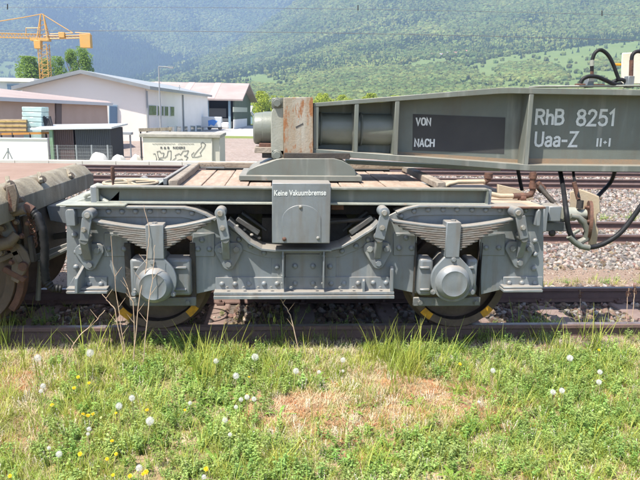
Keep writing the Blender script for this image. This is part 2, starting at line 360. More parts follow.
# forest on the mountain: crowns evenly over the slopes seen
def crown_mesh(name, kind, m, seed):
    R = random.Random(seed); bm = bmesh.new()
    if kind == 'round':
        bmesh.ops.create_icosphere(bm, subdivisions=2, radius=.5)
        for v in bm.verts:
            n = 1+.55*noise.noise(v.co*4+Vector((seed, 0, 0)))+R.uniform(-.1, .1); v.co = Vector((v.co.x*n, v.co.y*n, v.co.z*1.15*n+.45))
    else:
        for k in range(5):
            z0 = .08+k*.22; r = .36*(1-k/5.5)
            vs = [bm.verts.new((r*math.cos(a)*R.uniform(.7, 1.2), r*math.sin(a)*R.uniform(.7, 1.2), z0+R.uniform(-.05, .05))) for a in [i*math.pi/4 for i in range(8)]]
            t = bm.verts.new((0, 0, z0+.42))
            for i in range(8): bm.faces.new((vs[i], vs[(i+1) % 8], t))
    me = bpy.data.meshes.new(name); bm.to_mesh(me); bm.free(); me.materials.append(m); return me
M_fr = mat('leafing_forest', (.06, .09, .03), .9, spec=.1, cols=(.15, .18, .055), scale=.004, amount=.6, detail=8, rand=.4)
M_fc = mat('conifer_forest', (.022, .04, .022), .9, spec=.1, cols=(.045, .075, .03), scale=.01, rand=.3)
cf = protos('forest_crown', [crown_mesh('crown_a', 'round', M_fr, 1), crown_mesh('crown_b', 'round', M_fr, 2), crown_mesh('crown_c', 'round', M_fr, 3),
                            crown_mesh('crown_d', 'cone', M_fc, 4), crown_mesh('crown_e', 'cone', M_fc, 5)])
# spread: pick faces of the slope by the area they show
G = MV.reshape(len(rs), COLS, 3); PX = MPX.reshape(len(rs), COLS); PY = MPY.reshape(len(rs), COLS)
ax = PX[1:, 1:]-PX[:-1, :-1]; ay = PY[1:, 1:]-PY[:-1, :-1]; bx = PX[1:, :-1]-PX[:-1, 1:]; by = PY[1:, :-1]-PY[:-1, 1:]
area = (ax*by-ay*bx)*.5; area = np.abs(np.where(PY[1:, 1:] < PY[:-1, 1:], area, 0)); cx = PX[1:, 1:]; cy = PY[1:, 1:]
area = area*((cx > -60) & (cx < 700) & (cy > -70) & (cy < 125)); pr = (area/area.sum()).ravel()
NT = 250000; idx = RNG.choice(len(pr), NT, p=pr); jj, ii = np.divmod(idx, COLS-1); u = RNG.random(NT)[:, None]; v = RNG.random(NT)[:, None]
P = (G[jj, ii]*(1-u)+G[jj, ii+1]*u)*(1-v)+(G[jj+1, ii]*(1-u)+G[jj+1, ii+1]*u)*v
d = P-np.array([0, 0, CAMH]); kk = d@FW; qx = 320+F*(d@RT)/kk; qy = 240-F*(d@UP)/kk; dist = np.linalg.norm(d, axis=1)
mdw = meadow(qx+RNG.normal(0, 1.2, NT), qy+RNG.normal(0, .8, NT)); keep = ~mdw | (RNG.random(NT) < .02); P = P[keep]; dist = dist[keep]; qx = qx[keep]; qy = qy[keep]; n = len(P)
st = np.array([fbm(p[0], p[1], 1/420, 4, 21) for p in P]); con = (st+.8*np.array([fbm(p[0], p[1], 1/1300, 2, 77) for p in P])+RNG.normal(0, .12, n)) > (.10-.16*(qx < 200)+.5*(dist < 1300))
sz = (4+dist*.0026)*RNG.uniform(.5, 1.4, n); vi = np.where(con, RNG.integers(3, 5, n), RNG.integers(0, 3, n))
rot = np.zeros((n, 3)); rot[:, 2] = RNG.uniform(0, 6.28, n); P[:, 2] -= sz*.15
scatter('forest', P, np.stack([sz, sz, sz*np.where(con, 1.0, .95)], 1), rot, vi, cf)

# ------------------------------------------------------------------ houses far up the slope
M_hw = mat('house_wall', (.75, .72, .66), .8); M_hr = mat('house_roof', (.34, .17, .13), .8); M_hg = mat('house_grey_roof', (.3, .3, .32), .8)
def slope_point(px, py):
    q = (MPX-px)**2+(MPY-py)**2; q = np.where(np.arange(len(q)) // COLS < 8, 1e9, q); return Vector(MV[int(np.argmin(q))])
HL = [(433, 57, 0), (439, 56.5, 1), (444, 56, 0), (449, 55.5, 1), (455, 55.5, 0), (461, 53.5, 1), (467, 53, 0), (473, 52, 1), (278, 90, 0), (266, 88, 1)]
for i, (px, py, k) in enumerate(HL):
    p = slope_point(px, py); s = p.length/F*3.0
    lb = 'tiny %s up the slope, %s' % ('farmhouse with brown roof' if k == 0 else 'farmhouse with grey roof',
         ('leftmost of the hamlet', 'second from the left in the hamlet', 'third from the left in the hamlet', 'fourth from the left in the hamlet', 'fifth from the left in the hamlet', 'third from the right end of the hamlet', 'next to the right end of the hamlet', 'rightmost of the hamlet', 'low down above the trunnion', 'low down by the pale meadow')[i])
    h = thing('farmhouse', lb, 'house', p, 'farmhouses on the mountain')
    MB().box(p+Vector((-s*.6, -s*.4, -s)), p+Vector((s*.6, s*.4, s*.45))).build('wall', M_hw, h)
    MB().prism([p+Vector((-s*.7, -s*.55, s*.45)), p+Vector((-s*.7, 0, s*.95)), p+Vector((-s*.7, s*.55, s*.45))], (s*1.4, 0, 0)).build('roof', M_hr if k == 0 else M_hg, h)

# ------------------------------------------------------------------ tracks
def rail_prof(Y):
    h = [(-.062, ZR), (.062, ZR), (.062, ZR+.012), (.012, ZR+.03), (.009, -.04), (.033, -.03), (.033, -.006), (.026, 0), (-.026, 0), (-.033, -.006), (-.033, -.03), (-.009, -.04), (-.012, ZR+.03), (-.062, ZR+.012)]
    return [(Y+a, z) for a, z in h]
def rail(Y, x0, x1, parent):
    pts = [(x0, y, z) for y, z in rail_prof(Y)]
    o = MB().prism(pts, (x1-x0, 0, 0)).build('rail', M_rail, parent, smooth=False); o.data.materials.append(M_railtop)
    for p in o.data.polygons:
        if p.normal.z > .9 and p.center.z > -.01: p.material_index = 1
    return o
TR = ['railway track under the bogie, steel sleepers set in weedy ballast', 'railway track just behind the bogie between two beds of grey ballast',
      'third railway track from the front, before the farthest one', 'farthest railway track, along the foot of the concrete bin']
for t in range(4):
    y0, y1 = Y_RAIL[2*t], Y_RAIL[2*t+1]; tk = thing('railway_track', TR[t], 'railway track', (0, (y0+y1)/2, ZR), 'parallel railway tracks')
    rail(y0, -60, 60, tk); rail(y1, -60, 60, tk)
    if t < 2:
        zt = (ZR-.002) if t == 0 else ZR-.01
        prof = [(-.13, zt-.07), (-.09, zt), (.09, zt), (.13, zt-.07)]; sl_me = None
        n0 = 10
        for k in range(-n0, n0+1):
            X = at(498, 325, Y_RAIL[0]).x+k*.775
            if sl_me is None:
                mb = MB().prism([(a, y0-.36, z) for a, z in prof], (0, y1-y0+.72, 0)); o = mb.build('sleeper', M_sleeper, tk, bevel=.01); sl_me = o
                o.location = Vector((X, 0, 0)); base = o
            else:
                o = base.copy(); COL.objects.link(o); o.location = Vector((X, 0, 0)); o.parent = tk; o.matrix_parent_inverse = base.matrix_parent_inverse.copy()
        if t == 0:
            for k in range(-5, 6):
                X = at(498, 325, Y_RAIL[0]).x+k*.775
                for yr in (y0, y1):
                    mb = MB()
                    for s in (-1, 1):
                        mb.box((X-.035, yr+s*.05, ZR+.005), (X+.035, yr+s*.115, ZR+.024)); hexnut(mb, (X, yr+s*.085, ZR+.022), .016, .025, (0, 0, 1))
                    mb.build('rail_clip', M_rail, tk, kind='stuff')

def rock(seed, flat=.7):
    R = random.Random(seed); bm = bmesh.new(); bmesh.ops.create_icosphere(bm, subdivisions=1, radius=.5)
    for v in bm.verts:
        k = R.uniform(.68, 1.15); v.co = Vector((v.co.x*k*1.15, v.co.y*k, v.co.z*k*flat))
    me = bpy.data.meshes.new('ballast_stone'); bm.to_mesh(me); bm.free(); return me
M_st1 = mat('ballast_brown', (.115, .075, .05), .9, cols=(.19, .135, .10), scale=12, rand=.5)
M_st2 = mat('ballast_grey', (.155, .14, .128), .9, cols=(.25, .23, .21), scale=10, rand=.5)
M_st3 = mat('ballast_pale', (.27, .205, .165), .9, cols=(.33, .28, .245), scale=10, rand=.4)
RK = []
for i in range(9):
    q = rock(i); q.materials.append([M_st1, M_st2, M_st3][i//3]); RK.append(q)
rk = protos('ballast_stone', RK)
def stones(name, y0, y1, x0, x1, n, s0, s1, probs, dz=0, dens=None):
    x = RNG.uniform(x0, x1, n); y = RNG.uniform(y0, y1, n)
    # widen with distance
    z = np.array([zfun(a, b) for a, b in zip(x, y)])+dz; s = RNG.uniform(s0, s1, n); k = RNG.choice(3, n, p=probs)*3+RNG.integers(0, 3, n)
    ok = np.ones(n, bool)
    for Y in Y_RAIL: ok &= abs(y-Y) > (.07 if Y < 12 else .13)
    if dens is not None: ok &= dens(x, y)
    X0 = at(498, 325, Y_RAIL[0]).x
    ds = np.abs((x-X0+.3875) % .775-.3875); ok &= ~((ds < .125) & (y < 6.35) & (y > 4.45) & (RNG.random(n) < .93))
    rot = RNG.uniform(0, 6.28, (n, 3)); return scatter(name, np.stack([x, y, z], 1)[ok], s[ok], rot[ok], k[ok], rk)
stones('ballast_gravel', 4.86, 6.5, -4.5, 5.5, 9500, .025, .075, [.72, .16, .12], .004)
stones('verge_pebbles', 4.3, 4.8, -4.5, 5.5, 900, .012, .045, [.5, .3, .2], .002, lambda x, y: RNG.random(len(x)) < (y-4.25)*1.6)
stones('track_ballast', 7.15, 12.6, -8, 10, 42000, .04, .085, [.2, .5, .3], .0)
stones('far_ballast', 12.6, 22.0, -13, 15, 36000, .06, .11, [.18, .52, .3], .01)
stones('cinder_gravel', 6.45, 7.3, -5, 6.5, 5000, .008, .028, [.2, .2, .6], .0)

# ------------------------------------------------------------------ THE BOGIE
BX, BY = at(305, 250, 4.55).x, 5.385
YF = 4.56
bogie = thing('bogie', 'grey-blue two-axle bogie with leaf springs, round axle caps and planked deck', 'bogie', (BX, BY, 0))
def pl(pts, Y): return [at(x, y, Y) for x, y in pts]
FRONT = []
def F_(o): FRONT.append(o); return o
# side frame plate (outline: straight ends, swan-neck in the middle)
top_line = [(66.5, 207), (120, 206.5), (185, 207), (196, 209.5), (206, 213.5), (216, 219.5), (230, 226), (240, 233), (250, 241), (262, 247.5), (283, 249.5), (322, 249.5),
            (340, 245.5), (353, 239), (364, 232), (376, 223), (386, 217), (396, 212), (406, 208), (418, 205.5), (445, 205.5), (543.5, 206.5)]
bot_line = [(543.5, 289), (504, 289), (481, 294.5), (480.5, 258), (480, 234), (417, 234), (416.5, 293.5), (394, 288.5), (392, 289.5), (214, 290), (193.5, 294.5), (192.5, 258), (192, 236), (129, 236), (129.5, 294.5), (107, 289.5), (67, 290)]
fr = F_(MB().prism(pl(top_line+bot_line, YF), (0, .022, 0)).build('side_frame', M_blue, bogie, bevel=.002))
# curved top flange strip with depth
def strip(px_pts, Y0, Y1, th, name, m, parent, bevel=.0015):
    A = pl(px_pts, YF); mb = MB(); rings = []
    for i, p in enumerate(A):
        d = (A[min(i+1, len(A)-1)]-A[max(i-1, 0)]); n = Vector((-d.z, 0, d.x)).normalized()*th/2
        rings.append([Vector((p.x, Y0, p.z))-n, Vector((p.x, Y1, p.z))-n, Vector((p.x, Y1, p.z))+n, Vector((p.x, Y0, p.z))+n])
    mb.rings(rings); return mb.build(name, m, parent, bevel=bevel, smooth=False)
F_(strip(top_line[:6], YF-.045, YF+.13, .014, 'top_flange', M_blue, bogie)); F_(strip([(228, 221), (236, 228)]+top_line[8:14]+[(372, 227), (378, 221)], YF-.07, YF+.17, .016, 'sway_flange', M_blue, bogie)); F_(strip(top_line[17:], YF-.045, YF+.13, .014, 'top_flange', M_blue, bogie))
# riveted angle strip below the top flange
def band(px_pts, off, Y0, th, name, m=M_blue):
    n = len(px_pts); lo = [(x, y) for x, y in off]
    return F_(MB().prism(pl(px_pts+lo[::-1], Y0), (0, th, 0)).build(name, m, bogie, bevel=.003))
band([(72, 208.5), (130, 208), (185, 208.5), (196, 211), (205, 214.5), (213, 219.5)], [(72, 217.5), (130, 217), (182, 217.5), (190, 219), (198, 221.5), (204, 224.5)], YF-.012, .012, 'angle_strip')
band([(396, 214.5), (404, 210.5), (416, 207.5), (445, 207), (541, 208)], [(404, 220.5), (411, 217), (420, 215.5), (445, 215), (541, 216)], YF-.012, .012, 'angle_strip')
band([(230, 229), (240, 236), (250, 243.5), (262, 250), (270, 251.5), (281, 252)], [(224, 237), (232, 243), (243, 250), (256, 255), (270, 258), (281, 258.5)], YF-.010, .010, 'angle_strip')
band([(325, 252), (338, 249.5), (352, 243), (364, 236), (374, 228)], [(325, 258), (340, 257), (355, 251), (368, 244), (378, 238)], YF-.010, .010, 'angle_strip')
# riveted plates beside the axle openings
for q in ([(104, 233), (128, 233), (128, 256.5), (104, 256.5)], [(193, 233), (214.5, 233), (214.5, 256.5), (193, 256.5)], [(393.5, 233), (415.5, 233), (415.5, 255.5), (393.5, 255.5)], [(481, 233), (505, 233), (505, 255.5), (481, 255.5)]):
    F_(MB().prism(pl(q, YF-.011), (0, .011, 0)).build('guard_plate', M_blue, bogie, bevel=.003))
# vertical splice strips in the middle
for q in ([(271.5, 257), (281, 257), (281, 289), (271.5, 289)], [(325, 257), (336, 257), (336, 288), (325, 288)], [(285.5, 254), (321, 254), (321, 277.5), (285.5, 277.5)]):
    F_(MB().prism(pl(q, YF-.008), (0, .008, 0)).build('splice_plate', M_blue, bogie, bevel=.002))
# bottom angle: upstand and shelf
F_(MB().prism(pl([(215.5, 277.5), (391, 277), (391, 289.5), (215.5, 290)], YF-.014), (0, .014, 0)).build('bottom_angle', M_blue, bogie, bevel=.002))
for a, c in (((215, 288.6), (215, 291.2)), ((215, 291.8), (215, 294.8))):
    z0 = at(300, c[1], YF).z; z1 = at(300, a[1], YF).z; k = -.095 if a[1] < 290 else -.11
    F_(MB().box((at(215, 290, YF).x, YF+k, z0), (at(392, 290, YF).x, YF+.1, z1)).build('bottom_shelf', M_blue, bogie, bevel=.002))
mb = MB()
for x in (227, 243.5, 258, 271, 291, 316, 340, 353, 380): hexnut(mb, at(x, 288, YF-.07)-Vector((0, 0, -.001)), .010, .010, (0, 0, 1))
F_(mb.build('shelf_bolts', M_blue, bogie, kind='stuff'))
# middle ribs
for x in (283, 324):
    p = at(x, 250, YF-.1); z0 = at(x, 289, YF-.1).z; z1 = at(x, 250.5, YF-.1).z
    F_(MB().box((p.x-.006, YF-.105, z0+.006), (p.x+.006, YF, z1)).build('rib', M_blue, bogie, bevel=.002))
    F_(MB().box((p.x-.026, YF-.012, z0+.01), (p.x-.007, YF+.0, z1-.005)).build('rib_angle', M_blue, bogie))
    mb = MB()
    for yy in (256, 276, 283.5): dome(mb, (p.x-.006, YF-.05, at(x, yy, YF-.05).z), .010, (-1, 0, 0)); dome(mb, (p.x+.006, YF-.05, at(x, yy, YF-.05).z), .010, (1, 0, 0))
    F_(mb.build('rib_rivets', M_blue, bogie, kind='stuff'))
# ledge under the box
a = at(279, 249.5, YF-.1); c = at(330, 249.5, YF-.1)
F_(MB().box((a.x-.03, YF-.11, a.z-.012), (c.x+.01, YF-.02, a.z)).build('ledge', M_blue, bogie, bevel=.002))
# end feet
for x0, x1, y0, y1 in ((66, 107, 277, 290), (503.5, 543, 277, 288.5)):
    F_(MB().prism(pl([(x0+8 if x0 < 100 else x0, y0), (x1, y0), (x1, y1), (x0, y1)], YF-.014), (0, .014, 0)).build('foot_angle', M_blue, bogie, bevel=.003))
    for k, (ya, yb, dy) in enumerate(((y1-1.6, y1+.4, .08), (y1+1.4, y1+4, .10))):
        A = at(x0, yb, YF-dy); B = at(x1, ya, YF-dy); F_(MB().box((A.x, YF-dy, A.z), (B.x, YF+.02, B.z)).build('foot_shelf', M_blue, bogie, bevel=.003))
# diagonal lug on the left foot, lugs on the right of the centre
p = [at(82.5, 264, YF-.01), at(84.5, 265.5, YF-.01), at(84.5, 290, YF-.01), at(82.5, 290, YF-.01)]
F_(MB().hexa([at(74.5, 293, YF-.13), at(77.5, 294, YF-.13), at(86, 291, YF), at(83, 291, YF), at(74.5, 278.5, YF-.13), at(77.5, 279, YF-.13), at(85.5, 265, YF), at(82.5, 264, YF)]).build('step_lug', M_blue, bogie, bevel=.003))
F_(MB().prism([at(390, 292, YF-.09), at(390, 292, YF), at(390, 266, YF), at(390, 266, YF-.07), at(390, 269, YF-.09)], (.028, 0, 0)).build('end_lug', M_blue, bogie, bevel=.008, seg=2))
F_(MB().prism([at(362.5, 292, YF-.09), at(362.5, 292, YF), at(362.5, 279, YF), at(362.5, 279, YF-.06), at(362.5, 281, YF-.09)], (.018, 0, 0)).build('small_lug', M_blue, bogie, bevel=.003))
# vertical loops at the two top corners
for x0, x1 in ((66, 74.5), (536, 541.5)):
    A = at(x0, 226, YF-.07); B = at(x1, 209.5, YF-.07)
    F_(MB().prism([(A.x, YF-.07, A.z), (B.x, YF-.07, A.z), (B.x, YF-.07, B.z-.02), (B.x-.012, YF-.07, B.z), (A.x+.012, YF-.07, B.z), (A.x, YF-.07, B.z-.02)], (0, .07, 0)).build('corner_loop', M_blue, bogie, bevel=.004))
# rivets of the frame
RV = [(108.7, 211.5), (122, 211.5), (135.6, 211.3), (150, 211), (164, 211), (178.3, 211), (192, 213), (205, 218), (401, 216), (414, 211), (428, 209.6), (443, 209.5), (457, 209.4), (472, 209.6), (485.6, 209.8), (499.6, 209.8), (525.5, 210.2),
      (239, 239.5), (250.5, 246), (368, 239.8), (356, 246), (342, 251), (264, 252.6), (74.5, 235), (76.5, 252), (76, 267), (535, 241), (535, 254.5), (534, 268.5),
      (109, 249), (124, 249), (198, 249), (209.5, 249), (399, 248), (411.5, 248), (486, 247.6), (498.5, 247.6), (202, 240), (406, 238), (222, 284), (235, 284), (249, 283.7), (264, 283.7), (277, 283.7), (277, 267),
      (295, 266), (313, 266), (295, 283.3), (313, 283.3), (330, 266.5), (331, 283.5), (344, 283.3), (358, 283.3), (373, 282.8), (386, 282.8), (89, 284), (101, 284), (509, 283), (521.5, 283), (534.5, 283)]
mb = MB()
for x, y in RV: dome(mb, at(x, y, YF-.012), .0205, h=.018)
F_(mb.build('rivets', M_blue, fr, kind='stuff'))

# springs
def arc(pts, n=14):
    xs = [p[0] for p in pts]; co = np.polyfit(xs, [p[1] for p in pts], 2); X = np.linspace(xs[0], xs[-1], n); return [(x, float(np.polyval(co, x))) for x in X]
def spring(xc, xl, xr, yl, yr, ym, yb):
    sp = bpy.data.objects.new('leaf_spring', None); COL.objects.link(sp); sp.parent = bogie; sp.location = at(xc, 230, YF-.09)-Vector((BX, BY, 0)); F_(sp)
    NL = 11; th = (yb-ym)/NL
    for i in range(NL):
        f = 1-(i/NL)*.93 if i > 0 else 1.0
        a0 = xc+(xl-xc)*f; a1 = xc+(xr-xc)*f; pts = []
        for k in range(13):
            x = a0+(a1-a0)*k/12; u = (x-xc)/((xr-xc) if x > xc else (xl-xc)); yt = ym+((yr if x > xc else yl)-ym)*(abs(u)**1.55); pts.append((x, yt+th*i+th*.5))
        A = [at(x, y, YF-.135) for x, y in pts]; h = th*4.43/F*.415; rr = []
        for j, q in enumerate(A):
            d_ = A[min(j+1, 12)]-A[max(j-1, 0)]; n_ = Vector((-d_.z, 0, d_.x)).normalized()*h; wd = .0 if 0 < j < 12 else .012
            rr.append([q-n_+Vector((0, wd, 0)), q-n_+Vector((0, .085-wd, 0)), q+n_+Vector((0, .085-wd, 0)), q+n_+Vector((0, wd, 0))])
        o = MB().rings(rr).build('leaf', M_spring if i else M_blue, None, smooth=False); o.parent = sp; o.matrix_parent_inverse = Matrix.Translation(Vector((BX, BY, 0))+sp.location).inverted()
        b = o.modifiers.new('bevel', 'BEVEL'); b.width = .0018; b.segments = 1
    return sp
def sub(o, sp):
    o.parent = sp; o.matrix_parent_inverse = wmat(sp).inverted(); return o
SP = []
for xc, xl, xr, yl, yr, ym, yb, bx0, bx1, by0, by1 in ((155, 91, 216.5, 220, 217, 228.2, 251.5, 146.5, 163, 225, 259), (453, 389, 515, 219.5, 218.5, 226.8, 251, 445, 461.5, 222.5, 257.5)):
    sp = spring(xc, xl, xr, yl, yr, ym, yb); SP.append(sp)
    A = at(bx0, by1, YF-.155); B = at(bx1, by0, YF-.155)
    bk = sub(MB().box((A.x, YF-.155, A.z), (B.x, YF-.035, B.z)).build('spring_buckle', M_blue, None, bevel=.004), sp)
    sub(hexnut(MB(), at((bx0+bx1)/2, by0, YF-.09), .02, .02, (0, 0, 1)).build('buckle_nut', M_blue, None), sp)
# shackles and their brackets
SH = [((87, 215.6), (83.7, 229.7), [(81.8, 218.3), (91.3, 219.4), (88.2, 241.7), (79.3, 240.4)], [(80.6, 251), (97.5, 250), (90, 264.5)]),
      ((220, 213.7), (222.5, 228), [(216, 216), (225.6, 215.6), (229.9, 238.6), (220.6, 240.8)], [(220.5, 249.5), (236.5, 249), (228.5, 264)]),
      ((384.7, 213), (382.2, 227.7), [(380, 215.3), (389.8, 217), (384.6, 240.2), (374.6, 237.7)], [(369.6, 248.7), (386, 248.7), (378.3, 263)]),
      ((518.7, 213), (523, 227.5), [(515.8, 217.5), (525.2, 215.4), (529, 237.8), (520.2, 240)], [(512, 248), (528.5, 248.5), (519.4, 262.5)])]
for eye, bolt, quad, tri in SH:
    sg = bpy.data.objects.new('spring_shackle', None); COL.objects.link(sg); sg.parent = bogie; sg.location = at(*bolt, YF-.1)-Vector((BX, BY, 0)); F_(sg)
    sub(MB().prism(pl(quad, YF-.165), (0, .022, 0)).build('link_plate', M_blue, None, bevel=.003), sg)
    sub(MB().prism(pl(quad, YF-.055), (0, .018, 0)).build('link_plate', M_blue, None, bevel=.003), sg)
    sub(MB().lathe(at(*eye, YF-.168), (0, 1, 0), [(0, .024), (.004, .037), (.02, .039), (.13, .039)], 20).build('eye', M_blue, None), sg)
    sub(MB().lathe(at(*eye, YF-.176), (0, 1, 0), [(0, .018), (.004, .021), (.02, .021)], 14).build('pin', M_worn, None), sg)
    sub(hexnut(MB(), at(*bolt, YF-.166), .016, .016).build('bolt', M_worn, None), sg)
    bo = ((quad[2][0]+quad[3][0])/2, (quad[2][1]+quad[3][1])/2)
    sub(MB().lathe(at(*bo, YF-.16), (0, 1, 0), [(0, .026), (.004, .03), (.13, .03)], 16).build('lower_eye', M_blued, None), sg)
    # bracket: rounded triangle
    T = [Vector(p) for p in tri]; c2 = (T[0]+T[1]+T[2])/3; out = []
    for i in range(3):
        p = T[i]; d1 = (p-T[i-1]).normalized(); d2 = (T[(i+1) % 3]-p).normalized(); n1 = Vector((d1.y, -d1.x)); n2 = Vector((d2.y, -d2.x))
        if n1.dot(p-c2) < 0: n1 = -n1
        if n2.dot(p-c2) < 0: n2 = -n2
        for k in range(5):
            a = n1.lerp(n2, k/4).normalized(); out.append(p+a*6.3)
    br = bpy.data.objects.new('shackle_bracket', None); COL.objects.link(br); br.parent = bogie; br.location = at(c2.x, c2.y, YF)-Vector((BX, BY, 0)); F_(br)
    sub(MB().prism(pl([(q.x, q.y) for q in out], YF-.032), (0, .026, 0)).build('bracket_plate', M_blue, None, bevel=.004), br)
    for p in T: sub(hexnut(MB(), at(p.x, p.y, YF-.030), .0215, .024).build('bracket_bolt', M_blue, None), br)
    A = at(bo[0]-3.7, tri[2][1]-5, YF-.12); B = at(bo[0]+3.7, bo[1]-2, YF-.12)
    sub(MB().hexa([(A.x, YF-.05, A.z-.02), (B.x, YF-.05, A.z-.02), (B.x, YF-.0, A.z-.03), (A.x, YF, A.z-.03), (A.x, YF-.13, B.z), (B.x, YF-.13, B.z), (B.x, YF, B.z), (A.x, YF, B.z)]).build('bracket_arm', M_blue, None, bevel=.004), br)

# axle boxes
AX = [(155.3, 281, 154.2, 285, [(152.6, 262), (173.3, 294), (134, 293.5)]), (452.3, 280.5, 452.5, 282, [(453.6, 259.5), (472, 292), (433, 292)])]
AXC = []
for cx, cy, dx_, dy_, bolts in AX:
    ab = bpy.data.objects.new('axle_box', None); COL.objects.link(ab); ab.parent = bogie; ab.location = at(cx, cy, YF-.1)-Vector((BX, BY, 0)); F_(ab)
    yb = YF-.15
    # pear shaped flange
    def pear(cx, cy, r, tw, ty):
        o = []
        for k in range(29):
            a = math.radians(-58+k*(360-64)/28-90+90); a = math.radians(-52+k*(284)/28); o.append((cx+r*math.cos(a), cy+r*math.sin(a)))
        o = [(cx+r*math.cos(math.radians(t)), cy+r*math.sin(math.radians(t))) for t in np.linspace(-42, 222, 30)]
        return o+[(cx-tw, ty+1), (cx-tw+1.5, ty), (cx+tw-1.5, ty), (cx+tw, ty+1)]
    fl = pear(cx, cy, 21.5, 8.2, 256.8)
    sub(MB().prism(pl(fl, yb), (0, .03, 0)).build('cover_flange', M_blue, None, bevel=.005, seg=2), ab)
    body = pear(cx, cy, 20.2, 8.5, 257.5)
    sub(MB().prism(pl(body, yb+.03), (0, .22, 0)).build('housing', M_blued, None, bevel=.005), ab)
    c = at(dx_, dy_, yb)
    sub(MB().lathe(c, (0, -1, 0), [(-.005, .128), (.008, .127), (.022, .124), (.030, .119), (.050, .099), (.054, .093), (.052, .088), (.053, .05), (.054, .001)], 56).build('axle_cap', M_blue, None), ab)
    for q in bolts:
        mb = MB().lathe(at(*q, yb), (0, -1, 0), [(-.002, .020), (.004, .020)], 14); hexnut(mb, at(*q, yb-.003), .0145, .016); sub(mb.build('cover_bolt', M_blue, None), ab)
    for s in (-1, 1):
        x0, x1 = sorted((cx+s*13, cx+s*(23 if cx < 300 else 24.5)+ (11 if (s > 0 and cx < 300) else 0)))
        if cx < 300: x0, x1 = (131, 145) if s < 0 else (165, 190.5)
        else: x0, x1 = (418, 434) if s < 0 else (465, 478.5)
        A = at(x0, 296, yb+.07); B = at(x1, 259, yb+.07)
        sub(MB().box((A.x, yb+.07, A.z), (B.x, yb+.24, B.z)).build('guide_ear', M_blue, None, bevel=.022, seg=3), ab)
        for yy in (268, 290):
            A = at(x0+2, yy+1.3, yb+.055); B = at(x1-4, yy-1, yb+.055); sub(MB().box((A.x, yb+.055, A.z), (B.x, yb+.09, B.z)).build('ear_rib', M_blue, None, bevel=.005), ab)
    x0, x1 = (130, 196) if cx < 300 else (413, 480.5)
    A = at(x0, 306, YF-.03); B = at(x1, 297.3, YF-.03)
    hs = F_(MB().box((A.x, YF-.035, A.z), (B.x, YF-.01, B.z)).build('horn_stay', M_blued, bogie, bevel=.004))
    for x in ((188,) if cx < 300 else (420, 476)): sub(hexnut(MB(), at(x, 302.3, YF-.036), .018, .018).build('stay_bolt', M_blued, None), hs)
    for x0 in ((125.5, 190.3) if cx < 300 else (412, 478.5)):
        x0 += .8 if x0 in (125.5, 412) else .4; A = at(x0, 297.5, YF-.02); B = at(x0+4.3, 243, YF-.02); F_(MB().box((A.x, YF-.02, A.z), (B.x, YF+.09, B.z)).build('horn_cheek', M_dark, bogie, bevel=.004))
    AXC.append(at(cx+2.5, 282, 4.85).x)
# wheelsets
for X in AXC:
    ws = bpy.data.objects.new('wheelset', None); COL.objects.link(ws); ws.parent = bogie; ws.location = Vector((X, BY, .395))-Vector((BX, BY, 0))
    sub(MB().tube([(X, 4.5, .395), (X, 6.27, .395)], .07, 16).build('axle', M_dark, None), ws)
    for Y, s in ((4.85, 1), (5.92, -1)):
        c = (X, Y, .395)
        sub(MB().lathe(c, (0, s, 0), [(-.065, .335), (-.068, .39), (-.06, .396), (.03, .392), (.04, .425), (.062, .425), (.068, .40), (.068, .335), (.03, .33), (.025, .14), (.09, .12), (.09, .07), (-.09, .07), (-.09, .12), (.0, .14), (-.0, .33)], 64, cap=False).build('wheel', M_wheel, None), ws)
    for a0 in ((124, 139), (36, 50)) if X < 0.5 else ((122, 136), (40, 54)):
        a = [math.radians(-t) for t in np.linspace(a0[0], a0[1], 6)]; yy = 4.85-.0715
        rg = [[(X+r*math.cos(t), y_, .395+r*math.sin(t)) for r, y_ in ((.337, yy), (.3935, yy), (.3935, yy+.008), (.337, yy+.008))] for t in a]
        sub(MB().rings(rg).build('yellow_mark', M_yellow, None, smooth=False), ws)

# rear side of the bogie: the same parts turned about the pivot
rotm = Matrix.Translation(Vector((BX, BY, 0))) @ Matrix.Rotation(math.pi, 4, 'Z') @ Matrix.Translation(-Vector((BX, BY, 0)))
bpy.context.view_layer.update()
def rear(o, par):
    c = o.copy(); COL.objects.link(c); ch = [q for q in bpy.data.objects if q.parent == o]
    c.parent = par; W = rotm @ o.matrix_world
    c.matrix_parent_inverse = Matrix.Identity(4)
    c.matrix_basis = PW[par.name].inverted() @ W; PW[c.name] = W
    for q in ch: rear(q, c)
PW = {bogie.name: Matrix.Translation(Vector((BX, BY, 0)))}
for o in list(FRONT): rear(o, bogie)

